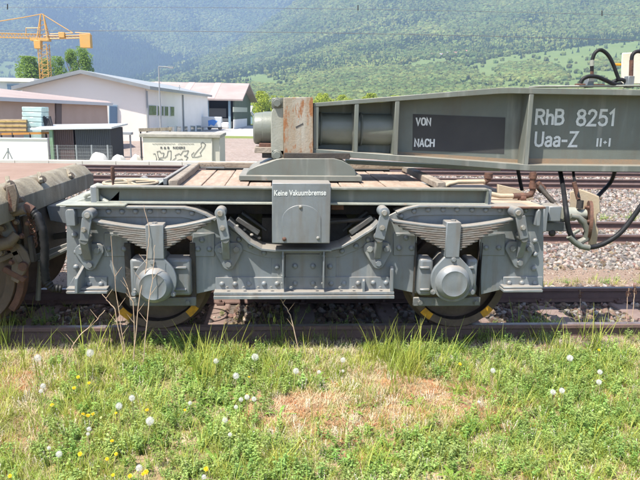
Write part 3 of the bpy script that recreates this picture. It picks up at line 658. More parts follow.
# cross members, bolster and dark brake gear between the side frames
YR = 2*BY-YF
def bbox(x0, x1, y0, y1, Y0, Y1, name, m, bevel=.004, par=bogie):
    A = at(x0, y1, Y0); B = at(x1, y0, Y0); return MB().box((A.x, Y0, A.z), (B.x, Y1, B.z)).build(name, m, par, bevel=bevel)
bbox(72, 82, 209, 289, YF+.02, YR-.02, 'end_plate', M_blue); bbox(530, 540, 208, 288, YF+.02, YR-.02, 'end_plate', M_blue)
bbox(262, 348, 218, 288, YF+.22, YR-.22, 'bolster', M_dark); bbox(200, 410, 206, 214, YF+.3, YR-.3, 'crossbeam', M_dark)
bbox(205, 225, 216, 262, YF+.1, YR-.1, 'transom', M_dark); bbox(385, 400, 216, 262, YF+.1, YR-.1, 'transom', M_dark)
for a, c, yv in (((237, 218), (259, 233), .07), ((372, 217), (350, 233), .07)):
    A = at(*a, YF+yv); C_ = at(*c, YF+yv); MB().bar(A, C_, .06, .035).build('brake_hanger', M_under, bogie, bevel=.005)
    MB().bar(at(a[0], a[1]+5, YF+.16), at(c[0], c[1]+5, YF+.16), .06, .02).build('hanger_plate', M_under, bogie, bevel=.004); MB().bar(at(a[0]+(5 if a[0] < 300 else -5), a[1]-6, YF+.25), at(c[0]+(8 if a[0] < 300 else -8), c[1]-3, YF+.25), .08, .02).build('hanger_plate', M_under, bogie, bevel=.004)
    mb = MB(); A = at(a[0], a[1]+8, YF+.05); C_ = at(c[0], c[1]+6, YF+.05)
    for k in range(4): dome(mb, A.lerp(C_, k/3)+Vector((0, .04*(k % 2), .0)), .013, (0, -.6, 1))
    mb.build('hanger_rivets', M_worn, bogie, kind='stuff')
MB().tube([at(330, 222, YF+.1), at(372, 219, YF+.1)], .015).build('brake_rod', M_dark, bogie)
bbox(331, 344, 204.5, 210, YF+.12, YF+.2, 'rusty_block', M_rust, .006)

# box with the lettering
YB0 = YF-.15
A = at(272, 243.3, YB0); B = at(331, 183.5, YB0)
bx = MB().box((A.x, YB0, A.z), (B.x, YF+.06, B.z)).build('tool_box', M_blue, bogie, bevel=.005, seg=2)
arch = [(282, 243), (282, 220)]+[(301.5-19.5*math.cos(t), 220-15*math.sin(t)) for t in np.linspace(.15, math.pi-.15, 16)]+[(321, 220), (321, 243)]
o = MB().prism(pl(arch, YB0-.004), (0, .006, 0)).build('box_door', M_blue, bx, bevel=.002)
for q in ((300.5, 207), (318, 238)): dome(MB(), at(*q, YB0-.004), .013).build('door_bolt', M_worn, bx)
dome(MB(), at(284.3, 239, YB0-.002), .016).build('rusty_bolt', M_rust, bx)
pa, pb = at(274.2, 195.8, YB0-.0012), at(326, 195.3, YB0-.0012)
tx = stroke_text('Keine Vakuumbremse', 'lettering', pa, pb, at(274, 190.2, YB0).z, pa.z, M_white, bogie, .0012, .014)

# deck: channels, planks, curbs
YD0 = YF+.02; YD1 = 2*BY-YD0
zt = at(300, 188, YD0).z
def channel(x0, x1, Y, s):
    A = at(x0, 203.5, YD0); B = at(x1, 187.8, YD0); z0, z1 = A.z, zt+.002; g = bpy.data.objects.new('deck_channel', None); COL.objects.link(g); g.parent = bogie; g.location = Vector(((A.x+B.x)/2, Y, z0))-Vector((BX, BY, 0))
    sub(MB().box((A.x, Y+s*.06, z0+.012), (B.x, Y+s*.075, z1-.012)).build('web', M_green, None), g)
    sub(MB().box((A.x, Y, z1-.014), (B.x, Y+s*.09, z1)).build('upper_flange', M_green, None, bevel=.002), g)
    sub(MB().box((A.x, Y-s*.01, z0), (B.x, Y+s*.09, z0+.014)).build('lower_flange', M_pale, None, bevel=.002), g)
    for X in (A.x+.006, B.x-.006): sub(MB().box((X-.008, Y+s*.002, z0+.014), (X+.008, Y+s*.06, z1-.014)).build('end_rib', M_green, None), g)
channel(97, 489, YD0, 1); channel(182, 425, YD1, -1)
for x0, x1 in ((91, 97), (485, 492)):
    bbox(x0, x1, 187 if x0 < 200 else 190, 206, YD0+.02, YD0+.10, 'deck_bracket', M_blue, .003)
# planks across the deck, laid between the channels
xL = at(172, 187, YD0).x; xR = at(440, 187, YD0).x; npl = 11; wpl = (xR-xL)/npl
for k in range(npl):
    x0 = xL+k*wpl; dz = random.uniform(-.006, .004)
    MB().box((x0+.004, YD0+.092, zt-.055+dz), (x0+wpl-.004, YD1-.092, zt-.012+dz)).build('plank', M_wood, bogie, bevel=.004)
pal = at(170, 186, YD0+.1); 
MB().bar((xL-.01, YD0+.12, zt+.012), (xL-.02, YD1-.12, zt+.018), .07, .055).build('curb_board', M_board, bogie, bevel=.008)
MB().bar((xR+.04, YD0+.12, zt+.010), (xR+.03, YD1-.12, zt+.018), .07, .055).build('curb_board', M_board, bogie, bevel=.008)
MB().bar((xL, YD1-.13, zt+.035), (xR, YD1-.13, zt+.035), .05, .05).build('curb_board', M_board, bogie, bevel=.008)
MB().bar((xL-.1, YD0+.3, zt+.005), (xL-.1, YD1-.14, zt+.005), .03, .05).build('deck_angle', M_blue, bogie, bevel=.003)
MB().bar((xL-.1, YD1-.14, zt+.02), (xL+.25, YD1-.14, zt+.02), .03, .04).build('deck_angle', M_blue, bogie, bevel=.003)
# end platforms (top cover plates over both ends)
zc = at(80, 205.8, YF-.06).z
for x0, x1, m in ((56, 125, M_pale), (492, 546, M_rust)):
    A = at(x0, 206, YF-.06); B = at(x1, 206, YF-.06)
    MB().box((A.x, YF-.062, zc-.004), (B.x, 2*BY-YF+.062, zc+.009)).build('end_cover', m, bogie, bevel=.003)
    if x0 > 300: MB().box((A.x+.02, YF-.052, zc+.009), (B.x-.01, 2*BY-YF+.05, zc+.012)).build('cover_patch', mat('rust_tan_plate', (.33, .24, .17), .8, cols=(.42, .33, .25), scale=7, rust=.35, rust_col=(.24, .13, .08)), bogie)
# left end gear: curved cable pipe, wedges, handwheel with handle
MB().tube([at(84.5, 197, YF+.1), at(86.5, 194.6, YF+.1), at(91, 193.2, YF+.1), at(97, 195, YF+.08), at(102, 199, YF+.06), at(108, 203, YF+.04)], .018, 10).build('cable_pipe', M_pale, bogie)
MB().tube([at(92, 188.5, YF+.5), at(98, 185.5, YF+.5), at(106, 187, YF+.45), at(112, 192, YF+.4), at(117, 198, YF+.3)], .022, 10).build('cable_pipe', M_pale, bogie)
MB().hexa([at(66, 204, YF+.1), at(90, 203.5, YF+.1), at(90, 203.5, YF+.14), at(66, 204, YF+.14), at(67, 203, YF+.1), at(93, 196.5, YF+.1), at(93, 196.5, YF+.14), at(67, 203, YF+.14)]).build('gusset', M_pale, bogie, bevel=.003)
MB().hexa([at(104, 205, YF+.08), at(119, 204, YF+.08), at(119, 204, YF+.2), at(104, 205, YF+.2), at(113, 197, YF+.08), at(120, 190, YF+.08), at(120, 190, YF+.2), at(113, 197, YF+.2)]).build('gusset', M_pale, bogie, bevel=.003)
hw = at(131, 182.6, YF+.55); hwe = bpy.data.objects.new('handwheel', None); COL.objects.link(hwe); hwe.parent = bogie; hwe.location = hw-Vector((BX, BY, 0))
R_ = .205
sub(MB().tube([hw+Vector((R_*math.cos(t), R_*math.sin(t), .0)) for t in np.linspace(0, 2*math.pi, 33)], .0125, 8, cap=False).build('wheel_rim', M_cream, None), hwe)
for k in range(4):
    t = k*math.pi/2+.5; sub(MB().tube([hw, hw+Vector((R_*math.cos(t), R_*math.sin(t), 0))], .009, 6).build('spoke', M_cream, None), hwe)
sub(MB().lathe(hw, (0, 0, 1), [(-.25, .014), (-.03, .014), (-.03, .03), (.02, .03), (.02, .0)], 12).build('hub', M_cream, None), hwe)
h0 = hw+Vector((-.09, -.19, .0)); sub(MB().tube([h0, h0+Vector((0, 0, .035)), h0+Vector((0, 0, .05)), h0+Vector((0, 0, .14))], [.009, .009, .017, .014], 8).build('crank_handle', M_rust, None), hwe)
# right end piping
def pipe(pts, r, m, name='brake_pipe', par=bogie): return MB().tube(pts, r, 10).build(name, m, par)
pipe([at(443, 187.5, YF+.45), at(449, 184, YF+.45), at(458, 181.8, YF+.45), at(485, 181.5, YF+.45)], .018, M_cream)
pipe([at(485, 181.5, YF+.45), at(488, 180, YF+.45), at(488.5, 173, YF+.45)], .024, M_rust)
pipe([at(489, 193.5, YF+.28), at(500, 196, YF+.28), at(516, 196, YF+.28)], .019, M_cream)
pipe([at(513, 196, YF+.28), at(527, 195.5, YF+.28), at(531, 194.5, YF+.28), at(532.8, 191, YF+.28), at(533, 172, YF+.28)], .023, M_rust)
for x, y, r in ((488.5, 176, .033), (533, 186, .031), (533, 176, .030), (520, 196, .03)):
    mb = MB(); mb.lathe(at(x, y, YF+(.45 if x < 500 else .28))-Vector((0, 0, .018)), (0, 0, 1) if x != 520 else (1, 0, 0), [(0, r), (.04, r)], 12); mb.build('pipe_union', M_rust, bogie)
MB().lathe(at(520, 203, YF+.28), (0, 0, 1), [(0, .045), (.02, .045), (.02, .02), (.05, .02)], 12).build('pipe_foot', M_rust, bogie)
MB().prism([at(498, 184.5, YF+.5), at(518, 189, YF+.5), at(535, 199, YF+.5), at(515, 203, YF+.5), at(498, 203, YF+.5)], (0, .03, 0)).build('gusset', M_cream, bogie, bevel=.003)
pipe([at(538, 184, YF+.6), at(544, 192, YF+.55), at(554, 203, YF+.5)], .02, M_dark, 'cock_lever'); MB().lathe(at(540, 187, YF+.6), (1, 0, -1), [(-.04, .03), (.04, .035)], 8).build('cock', M_rust, bogie)
# right end coupler: buffer stem, drawbar, plate, ring and hook at the centre line
YC = 4.95
bbox(548, 562, 206.5, 221.5, YC-.1, YC+.1, 'coupler_socket', M_blue, .006)
bbox(542, 549, 206, 232, YC-.14, YC+.14, 'headstock', M_blue, .006)
c = at(561, 214, YC); MB().lathe(c, (1, 0, .0), [(0, .058), (.11, .055), (.115, .04), (.2, .04)], 20).build('buffer_stem', M_pale, bogie)
bbox(544, 569, 222.5, 231.5, YC-.05, YC+.05, 'drawbar', M_blued, .006); dome(MB(), at(552, 233, YC-.04), .03).build('drawbar_nut', M_dark, bogie)
c = at(588.5, 221, YC+.03); dsk = MB(); dsk.lathe(c, (1, -.33, 0), [(-.012, .05), (-.012, .165), (.012, .165), (.012, .05)], 32, cap=False); dsk.f += []
rg = dsk.build('coupler_ring', M_rust, bogie)
for k in range(6):
    mb = MB(); t = k*math.pi/3+.4; ax_ = Vector((1, -.33, 0)).normalized(); u_ = Vector((0, 0, 1)); v_ = ax_.cross(u_)
    hexnut(mb, c+(u_*math.cos(t)+v_*math.sin(t))*.125-ax_*.012, .014, .016, -ax_); mb.build('ring_bolt', M_rust, bogie)
MB().prism([at(570, 192, YC+.14), at(580, 189.5, YC+.14), at(590, 193, YC+.12), at(599, 197, YC+.1), at(600.5, 212, YC+.1), at(597, 214, YC+.1), at(596, 226, YC+.1), at(598.5, 230, YC+.1), at(596, 246, YC+.1), at(588, 245, YC+.1), at(589, 236, YC+.1), at(578, 222, YC+.13), at(570, 208, YC+.14)], (.02, .035, 0)).build('coupler_plate', M_cream, bogie, bevel=.004)
MB().tube([at(571, 216, YC-.06), at(578, 217, YC-.06), at(584, 222, YC-.06), at(588, 231, YC-.06), at(586, 239, YC-.05), at(578, 243, YC-.05), at(572, 240, YC-.05), at(573.5, 233, YC-.05), at(579, 230, YC-.05)], [.02, .024, .027, .028, .028, .027, .022, .018, .012], 10).build('coupling_hook', M_green, bogie)

# ------------------------------------------------------------------ THE GIRDER
YG = 5.18; YW = 5.335; YG1 = 2*BY-YG
gd = thing('girder', 'green-grey riveted girder lettered RhB 8251 with rust-streaked end plate and trunnion', 'girder', at(400, 165, BY))
GL = gd.location.copy()
def gp(mb, name, m, bevel=.003, seg=1, par=None, kind=None):
    o = mb.build(name, m, None, bevel=bevel, seg=seg, kind=kind); o.parent = par or gd; o.matrix_parent_inverse = Matrix.Translation(GL).inverted(); return o
def flange(name, up, lo):
    A = pl(up, YG); B = pl(lo, YG); mb = MB(); rings = [[a, b_, b_+Vector((0, YG1-YG, 0)), a+Vector((0, YG1-YG, 0))] for a, b_ in zip(A, B)]; mb.rings(rings); return gp(mb, name, M_green)
XE = 800
def ext(x, a, c):   # keep flanges level to the right of the frame
    return None
zt1 = at(530, 87.8, YG).z; zt0 = at(530, 93.8, YG).z; zb1 = at(530, 164.9, YG).z; zb0 = at(530, 171, YG).z
xk = at(515, 90, YG).x; xs_ = at(313.5, 104, YG).x; xend = 6.0
def fl2(name, z_l1, z_l0, z_r1, z_r0, xk):
    mb = MB(); r = []
    for X, a, b_ in ((xs_, z_l1, z_l0), (xk-.05, z_r1-(.004 if z_r1 > 1.6 else -.004), z_r0-(.004 if z_r1 > 1.6 else -.004)), (xk+.05, z_r1, z_r0), (xend, z_r1, z_r0)):
        r.append([(X, YG, b_), (X, YG1, b_), (X, YG1, a), (X, YG, a)])
    mb.rings(r); return gp(mb, name, M_green)
fl2('top_flange', at(316, 103, YG).z, at(316, 107, YG).z, zt1, zt0, at(505, 90, YG).x)
fl2('bottom_flange', at(316, 149, YG).z, at(316, 155, YG).z, zb1, zb0, at(528, 165, YG).x)
# web: behind the flange lip; solid from the third stiffener on
x395 = at(396, 120, YG).x; zt_l = at(320, 108, YG).z; zb_l = at(320, 149, YG).z
def lerpz(X, xa, za, xb, zb): return za+(zb-za)*(X-xa)/(xb-xa)
xk1 = at(505, 90, YG).x; xk2 = at(528, 165, YG).x
wb = []
def topz(X): return min(zt0, lerpz(X, xs_, at(316, 107, YG).z, xk1, zt0)) if X < xk1 else zt0
def botz(X): return lerpz(X, xs_, at(316, 149, YG).z, xk2, zb1) if X < xk2 else zb1
for y0w, sgn in ((YW, 1), (2*BY-YW-.012, 1)):
    X0 = x395; pts = [(X0, y0w, topz(X0)), (xk1, y0w, zt0), (xend, y0w, zt0), (xend, y0w, zb1), (xk2, y0w, zb1), (X0, y0w, botz(X0))]
    gp(MB().prism(pts, (0, .012, 0)), 'web', M_green, 0)
pts = [(xs_, BY, topz(xs_)), (x395+.01, BY, topz(x395)), (x395+.01, BY, botz(x395)), (xs_, BY, botz(xs_))]
gp(MB().prism(pts, (0, .012, 0)), 'web', M_green, 0)
gp(MB().prism([(x395+.02, YW-.003, botz(x395+.02)), (xk2-.03, YW-.003, botz(xk2-.03)), (xk2-.03, YW-.003, botz(xk2-.03)+.03), (x395+.02, YW-.003, botz(x395+.02)+.022)], (0, .003, 0)), 'tan_band', M_tan, 0)  # thin tan strip along the foot of the web
gp(MB().box((xk2+.03, YW-.003, zb1), (xend, YW, zb1+.042)), 'tan_band', M_tan, 0)
# stiffeners
for x, wd in ((316, 5), (356.3, 4), (396.5, 4.2), (529, 4.6)):
    X = at(x, 130, YG).x; t = wd/F*YG/2
    for (ya, yb_) in ((YG+.002, BY if x < 500 else YW), (BY+.012, YG1-.002)):
        gp(MB().box((X-t, ya, botz(X)+.0), (X+t, yb_, topz(X))), 'stiffener', M_green)
X = at(522, 130, YW).x; gp(MB().box((X-.012, YW-.03, zb1), (X+.012, YW, zt0)), 'angle_cleat', M_green)
# trunnion tube, collar and end cap
zc_ = at(340, 129, BY).z; 
mb = MB().lathe((xs_+.02, BY, zc_), (1, 0, 0), [(0, .128), (x395-xs_-.03, .128)], 40); gp(mb, 'trunnion_tube', M_tube, 0)
for x in (320, 352, 360, 392): 
    X = at(x, 129, BY).x; gp(MB().lathe((X-.012, BY, zc_), (1, 0, 0), [(0, .130), (.012, .139), (.024, .130)], 40, cap=False), 'weld_bead', M_green, 0)
Xc0 = at(253.5, 129, BY).x; Xc1 = at(286, 129, BY).x; zc2 = at(265, 128.5, BY).z
gp(MB().lathe((Xc0, BY, zc2), (1, 0, 0), [(0, .10), (.004, .115), (.014, .126), (.05, .131), (.075, .132), (.078, .137), (.155, .140), (Xc1-Xc0, .140)], 44), 'trunnion_cap', M_tube, 0)
# collar plate with bolts
YL = YG+.02
gp(MB().prism(pl([(273, 108), (284, 107.5), (284, 155), (273, 156), (271, 150), (271, 113)], YL), (0, 2*(BY-YL), 0)), 'collar', M_pale, .006)
gp(MB().prism(pl([(271.5, 98), (284, 97.5), (284, 108), (271.5, 109)], YL), (0, .08, 0)), 'collar_lug', M_green, .006); gp(MB().prism(pl([(271.5, 150), (284, 150), (284, 158), (271.5, 158)], YL), (0, .08, 0)), 'collar_lug', M_green, .006)
for x, y in ((277, 103), (277, 155)): gp(hexnut(MB(), at(x, y, YL), .034, .03), 'collar_bolt', M_green, .004)
# rusty end plate (a box)
gp(MB().prism(pl([(283.5, 97.5), (313, 97), (313.3, 158.5), (283.5, 159)], YG-.025), (0, 2*(BY-YG)+.05, 0)), 'end_box', M_rustplate, .004)
gp(MB().prism(pl([(295.5, 126.8), (303, 123), (303.4, 124), (296, 128)], YG-.028), (0, .004, 0)), 'slot_mark', M_panel, 0)
# pale second member seen beneath the girder
gp(MB().bar(at(345, 161.5, BY+.35), at(500, 169, BY+.35), .05, .04), 'rear_tie', M_tie, .006)
# black panel with words
pnl = [(413, 114), (505.5, 117.5), (504, 153.5), (412.5, 150.5)]
gp(MB().prism(pl(pnl, YW-.003), (0, .003, 0)), 'panel', M_panel, 0)
GL_ = {'R': [[(0, 0), (0, 1), (.28, 1), (.44, .93), (.49, .77), (.44, .61), (.28, .53), (0, .53)], [(.27, .53), (.52, 0)]], 'h': [[(0, 0), (0, 1)], [(0, .5), (.1, .62), (.22, .66), (.34, .61), (.39, .47), (.39, 0)]],
 'B': [[(0, 0), (0, 1), (.28, 1), (.42, .94), (.46, .77), (.42, .61), (.28, .54), (0, .54)], [(.28, .54), (.45, .46), (.51, .28), (.45, .08), (.28, 0), (0, 0)]],
 '8': [[(.25, .53), (.09, .62), (.03, .77), (.09, .93), (.25, 1), (.41, .93), (.47, .77), (.41, .62), (.25, .53), (.06, .44), (0, .26), (.06, .07), (.25, 0), (.44, .07), (.5, .26), (.44, .44), (.25, .53)]],
 '2': [[(.02, .76), (.06, .92), (.2, 1), (.34, .97), (.45, .86), (.46, .7), (.38, .52), (0, 0), (.5, 0)]], '5': [[(.44, 1), (.08, 1), (.05, .54), (.2, .6), (.36, .57), (.47, .44), (.48, .22), (.4, .06), (.24, 0), (.08, .05), (0, .18)]],
 '1': [[(0, .78), (.2, 1), (.2, 0)]], 'U': [[(0, 1), (0, .25), (.06, .07), (.24, 0), (.42, .07), (.48, .25), (.48, 1)]],
 'a': [[(.04, .56), (.14, .65), (.27, .65), (.36, .56), (.36, 0)], [(.36, .37), (.14, .35), (.03, .27), (0, .15), (.06, .03), (.2, 0), (.36, .1)]], '-': [[(0, .38), (.3, .38)]], 'Z': [[(0, 1), (.48, 1), (0, 0), (.5, 0)]],
 'V': [[(0, 1), (.25, 0), (.5, 1)]], 'O': [[(0, .5), (.03, .82), (.14, .98), (.25, 1), (.36, .98), (.47, .82), (.5, .5), (.47, .18), (.36, .02), (.25, 0), (.14, .02), (.03, .18), (0, .5)]], 'N': [[(0, 0), (0, 1), (.46, 0), (.46, 1)]],
 'A': [[(0, 0), (.25, 1), (.5, 0)], [(.09, .32), (.41, .32)]], 'C': [[(.47, .8), (.38, .97), (.24, 1), (.1, .95), (.02, .75), (0, .5), (.02, .25), (.1, .05), (.24, 0), (.38, .03), (.47, .2)]], 'H': [[(0, 0), (0, 1)], [(.48, 0), (.48, 1)], [(0, .52), (.48, .52)]],
 '+': [[(.25, .25), (.25, .75)], [(0, .5), (.5, .5)]], 'I': [[(0, 0), (0, 1)]]}
def word(t, x0, x1, yt, yb_, slope=0, wt=2.1):
    """sign-writer's strokes: each letter a flat ribbon 2 mm proud of the web"""
    p0 = at(x0, yb_, YW-.004); p1 = at(x1, yb_+slope, YW-.004); H_ = at(x0, yt, YW-.004).z-p0.z; adv = []; cx_ = 0; gap = .2
    for ch in t: wd = max([q[0] for st_ in GL_[ch] for q in st_]); adv.append(cx_); cx_ += wd+gap
    tot = cx_-gap; pen = wt/F*YW/2; dx = (p1-p0); sx_ = (dx.length-2*pen)/tot if tot > 0 else 0; ex = dx.normalized(); hh = H_-2*pen
    for ch, a0 in zip(t, adv):
        m_ = MB()
        for si, st_ in enumerate(GL_[ch]):
            P = [p0+ex*(pen+(a0+u)*sx_)+Vector((0, 0, pen+v*hh)) for u, v in st_]; L1 = []; L2 = []
            for i, p in enumerate(P):
                off = Vector((0, -.0006*si-.00004*i, 0)); d1 = (P[i]-P[i-1]).normalized() if i else (P[1]-P[0]).normalized(); d2 = (P[i+1]-P[i]).normalized() if i < len(P)-1 else d1
                n1 = Vector((-d1.z, 0, d1.x)); n2 = Vector((-d2.z, 0, d2.x)); n_ = (n1+n2); n_ = n_.normalized() if n_.length > .1 else n1; k_ = pen/max(.45, n_.dot(n1)); e_ = -d1*pen*.6 if i == 0 else (d1*pen*.6 if i == len(P)-1 else Vector())
                if P[0] == P[-1]: e_ = Vector()
                L1.append(p+n_*k_+off+e_); L2.append(p-n_*k_+off+e_)
            n0 = len(L1); m_.add(L1+L2, [(i, i+1, n0+i+1, n0+i) for i in range(n0-1)])
        gp(m_, 'letter', M_white, 0)
word('VON', 415.4, 431, 117.3, 125.6, .2, 1.5); word('NACH', 414, 434.5, 138.4, 147, .3, 1.5)
word('RhB', 534.5, 564, 108.6, 125.4, 0, 2.6); word('8251', 575.3, 613.5, 108.8, 126.4, .2, 2.6)
word('Uaa-Z', 533.8, 577.6, 131, 147.2, .1, 2.4); word('II', 596, 601.2, 137.8, 147, 0, 1.9); word('+', 602.6, 606.8, 139, 145.6, 0, 1.1); word('I', 608.2, 610, 137.8, 147, 0, 1.9)
# fittings and hoses on top
YT = 5.3
def hose(pts, r, par=gd, name='hose', m=M_hose, n=5):
    P = [Vector(p) for p in pts]; out = []
    for i in range(len(P)-1):
        p0 = P[max(i-1, 0)]; p1 = P[i]; p2 = P[i+1]; p3 = P[min(i+2, len(P)-1)]
        for k in range(n):
            t = k/n; out.append(.5*((2*p1)+(p2-p0)*t+(2*p0-5*p1+4*p2-p3)*t*t+(3*p1-p0-3*p2+p3)*t**3))
    out.append(P[-1]); return gp(MB().tube(out, r, 10), name, m, 0, par=par)
hose([at(592, 71, YT), at(592, 62, YT), at(595, 53, YT), at(601, 50, YT), at(608, 55, YT), at(613, 64, YT), at(616, 72, YT), at(619, 80, YT)], .015)
gp(MB().tube([at(592, 78, YT), at(592, 66, YT)], .014, 10), 'pipe_nipple', M_rust, 0); gp(MB().tube([at(592, 66, YT), at(592, 60, YT)], .017, 10), 'hose_clamp', M_pale, 0)
gp(MB().box(at(587.5, 87.5, YT-.04), at(594.5, 78, YT-.04)+Vector((0, .07, 0))), 'pipe_stand', M_blue)
gp(MB().box(at(577, 86, YT), at(605, 84, YT)+Vector((0, .05, 0))), 'cross_rod', M_rust)
hose([at(580.5, 83, YT-.07), at(583, 79, YT-.07), at(589, 76.4, YT-.07), at(597, 76.8, YT-.07), at(605, 80, YT-.07), at(614, 84, YT-.05), at(621, 84, YT)], .0165)
hose([at(611, 84, YT+.02), at(616, 80.5, YT+.02), at(622, 79.6, YT+.02), at(626, 82, YT+.02)], .0155)
gp(MB().box(at(627.5, 87.5, YT-.03), at(635, 76, YT-.03)+Vector((0, .07, 0))), 'pipe_stand', M_blue); gp(MB().tube([at(631, 77, YT), at(631.5, 60, YT)], .017, 10), 'pipe_nipple', M_rust, 0)
hose([at(631.5, 62, YT), at(632.5, 55, YT), at(637, 51.5, YT), at(644, 53, YT), at(652, 60, YT), at(658, 74, YT), at(660, 86, YT)], .0155)
gp(MB().box(at(616, 65.5, YT+.2), at(624, 63.2, YT+.2)+Vector((0, .04, 0))), 'yellow_pin', M_yellow)
gp(MB().prism([at(538, 87, YG+.06), at(660, 86, YG+.06), at(660, 84.5, YG+.06), at(538, 85.5, YG+.06)], (0, .2, 0)), 'cover_strip', M_pale)
# hoses hanging below
hose([at(559, 166.5, 5.385), at(560.5, 173, 5.38), at(563.5, 190, 5.15), at(566, 210, YC-.1), at(568.5, 228, YC-.12), at(574, 240, YC-.12), at(583, 246, YC-.12), at(593, 247, YC-.12), at(606, 242.5, YC-.12), at(620, 233, YC-.12), at(633, 217, YC-.12), at(645, 199, YC-.1), at(652, 180, YC+.2), at(654, 167, 5.385)], .020)
gp(MB().tube([at(569, 236, YC-.12), at(574, 241.5, YC-.12), at(581, 246.2, YC-.12), at(589, 247.8, YC-.12)], .025, 10), 'hose_coupling', M_green, 0)
hose([at(573, 166.5, 5.385), at(574, 178, 5.2), at(577, 190, YC), at(579.5, 202, YC-.02)], .012); gp(MB().tube([at(574, 182, YC), at(578.5, 199, YC-.02)], .018, 10), 'hose_fitting', M_rust, 0); gp(MB().lathe(at(580, 204, YC-.02), (0, 0, 1), [(-.035, .028), (.03, .028)], 8), 'valve', M_dark, 0)
hose([at(615.5, 167, 5.385), at(614, 174, 5.45), at(610, 183, YC+.6), at(600, 194, YC+.5), at(596, 199, YC+.4)], .018)
hose([at(517.5, 167, 5.385), at(519, 176, 5.42), at(522, 190, YC+.5)], .016)
# load standing on the girder
lx = at(622, 85, 5.5); bxo = thing('steel_box', 'rust-stained pale steel box standing on top of the girder', 'box', (lx.x, 5.5, zt1+.02))
o = MB().hexa([at(620.5, 84, 5.45), at(700, 84, 5.45), at(700, 84, 5.9), at(620.5, 84, 5.9), at(622, 53, 5.45), at(700, 48, 5.45), at(700, 48, 5.9), at(622, 53, 5.9)]).build('casing', mat('rust_stained_cream', (.72, .62, .46), .6, cols=(.78, .72, .6), scale=6, rust=.5, rust_scale=4, rust_col=(.55, .26, .1), bump=.2), bxo, bevel=.006)

# pivot bearing on the bogie
pv = thing('pivot_bearing', 'tapered green-grey pivot bearing carrying the girder on the bogie deck', 'bearing', (at(300, 178, BY).x, BY, zt))
def vp(mb, name, m, bevel=.004): return mb.build(name, m, pv, bevel=bevel)
YP = 5.12
vp(MB().prism(pl([(246, 176.5), (246.6, 173), (249.5, 169.5), (257, 166), (268, 162.5), (276, 159.5), (282, 158.5), (334, 158.5), (342, 160.5), (350, 165), (354.5, 169.5), (356, 173.5), (356, 176.5)], YP), (0, 2*(BY-YP), 0)), 'bearing_body', M_green)
A = at(239, 180.5, YP-.06); B = at(362, 176.6, YP-.06); vp(MB().box((A.x, YP-.06, A.z), (B.x, 2*BY-YP+.06, B.z)), 'base_plate', M_green, .003)
A = at(262, 185, YP); B = at(352, 180.7, YP); vp(MB().box((A.x, YP+.0, A.z), (B.x, 2*BY-YP, B.z)), 'packing_plate', M_dark, .002)
vp(MB().box(at(284, 158.6, YP+.02), at(350, 153.5, YP+.02)+Vector((0, 2*(BY-YP)-.04, 0))), 'saddle', M_dark)
vp(MB().box(at(254.5, 153, YP+.1), at(284, 147.5, YP+.1)+Vector((0, .2, 0))), 'wood_block', M_board); vp(MB().box(at(259, 148, YP+.12), at(284, 143.5, YP+.12)+Vector((0, .15, 0))), 'rusty_shim', M_rust)
vp(MB().box(at(262, 158, YP+.12), at(284, 153, YP+.12)+Vector((0, .2, 0))), 'wood_block', M_dark)
# ------------------------------------------------------------------ NEIGHBOUR WAGON at the left
XW = (0-280)/F*4.7*.995; XW = at(0, 182, 4.7).x
wg = thing('flat_wagon', 'end of a neighbouring flat wagon with stained sill, rusty deck and brake gear', 'wagon', (XW-1.2, BY, 0))
WL = wg.location.copy()
def xpt(px, py, X):
    d = ray(px, py); t = X/d[0]; return Vector((X, d[1]*t, CAMH+d[2]*t))
Yn, Yf = 4.3, xpt(84, 167, XW).y
ztop = xpt(45, 173.5, XW).z; zmid = ztop-.075; zbt = ztop-.33
def wpn(mb, name, m, bevel=.004, seg=1):
    return mb.build(name, m, wg, bevel=bevel, seg=seg)
prof = lambda Y: [(XW-.06, Y, ztop), (XW+.01, Y, ztop-.012), (XW+.09, Y, ztop-.10), (XW+.09, Y, ztop-.24), (XW-.06, Y, ztop-.24)]
wpn(MB().rings([prof(Yn), prof(Yf-.12), [Vector(p)+Vector((-.0, .0, -.02)) for p in prof(Yf)]]), 'end_sill', M_conc, .004, 1)
wpn(MB().box((XW-7, Yn+.02, ztop-.05), (XW-.062, Yf-.03, ztop-.004)), 'deck_plate', M_decktop, .004)
wpn(MB().box((XW-7, Yn, ztop-.27), (XW-.08, Yn+.1, ztop-.06)), 'side_sill', M_conc, .008); wpn(MB().box((XW-7, Yf-.1, ztop-.27), (XW-.08, Yf, ztop-.06)), 'side_sill', M_conc, .008)
for px, py in ((40, 181.5), (69, 177.5), (8, 187)):
    p = xpt(px, py, XW+.05); wpn(MB().lathe(p, (.7, -.5, .5), [(-.04, .022), (.03, .022), (.03, .032), (.05, .032)], 10), 'lashing_pin', M_grime, .003)
    wpn(MB().bar(p+Vector((.03, -.06, .01)), p+Vector((-.03, .07, .06)), .03, .03), 'stake_clip', M_conc, .004)
YM = 4.85
XN = at(17, 285, 4.8).x-.43
def wwheel(Y, s): return wpn(MB().lathe((XN, Y, .43), (0, s, 0), [(-.065, .36), (-.068, .425), (-.06, .43), (.03, .425), (.04, .46), (.062, .46), (.068, .42), (.068, .36), (.03, .36), (.025, .14), (.09, .12), (.09, .07), (-.09, .07), (-.09, .12), (0, .14), (0, .36)], 56, cap=False), 'wheel', M_wheel, 0)
wwheel(4.85, 1); wwheel(5.92, -1); wpn(MB().tube([(XN, 4.5, .43), (XN, 6.2, .43)], .07, 14), 'axle', M_dark, 0)
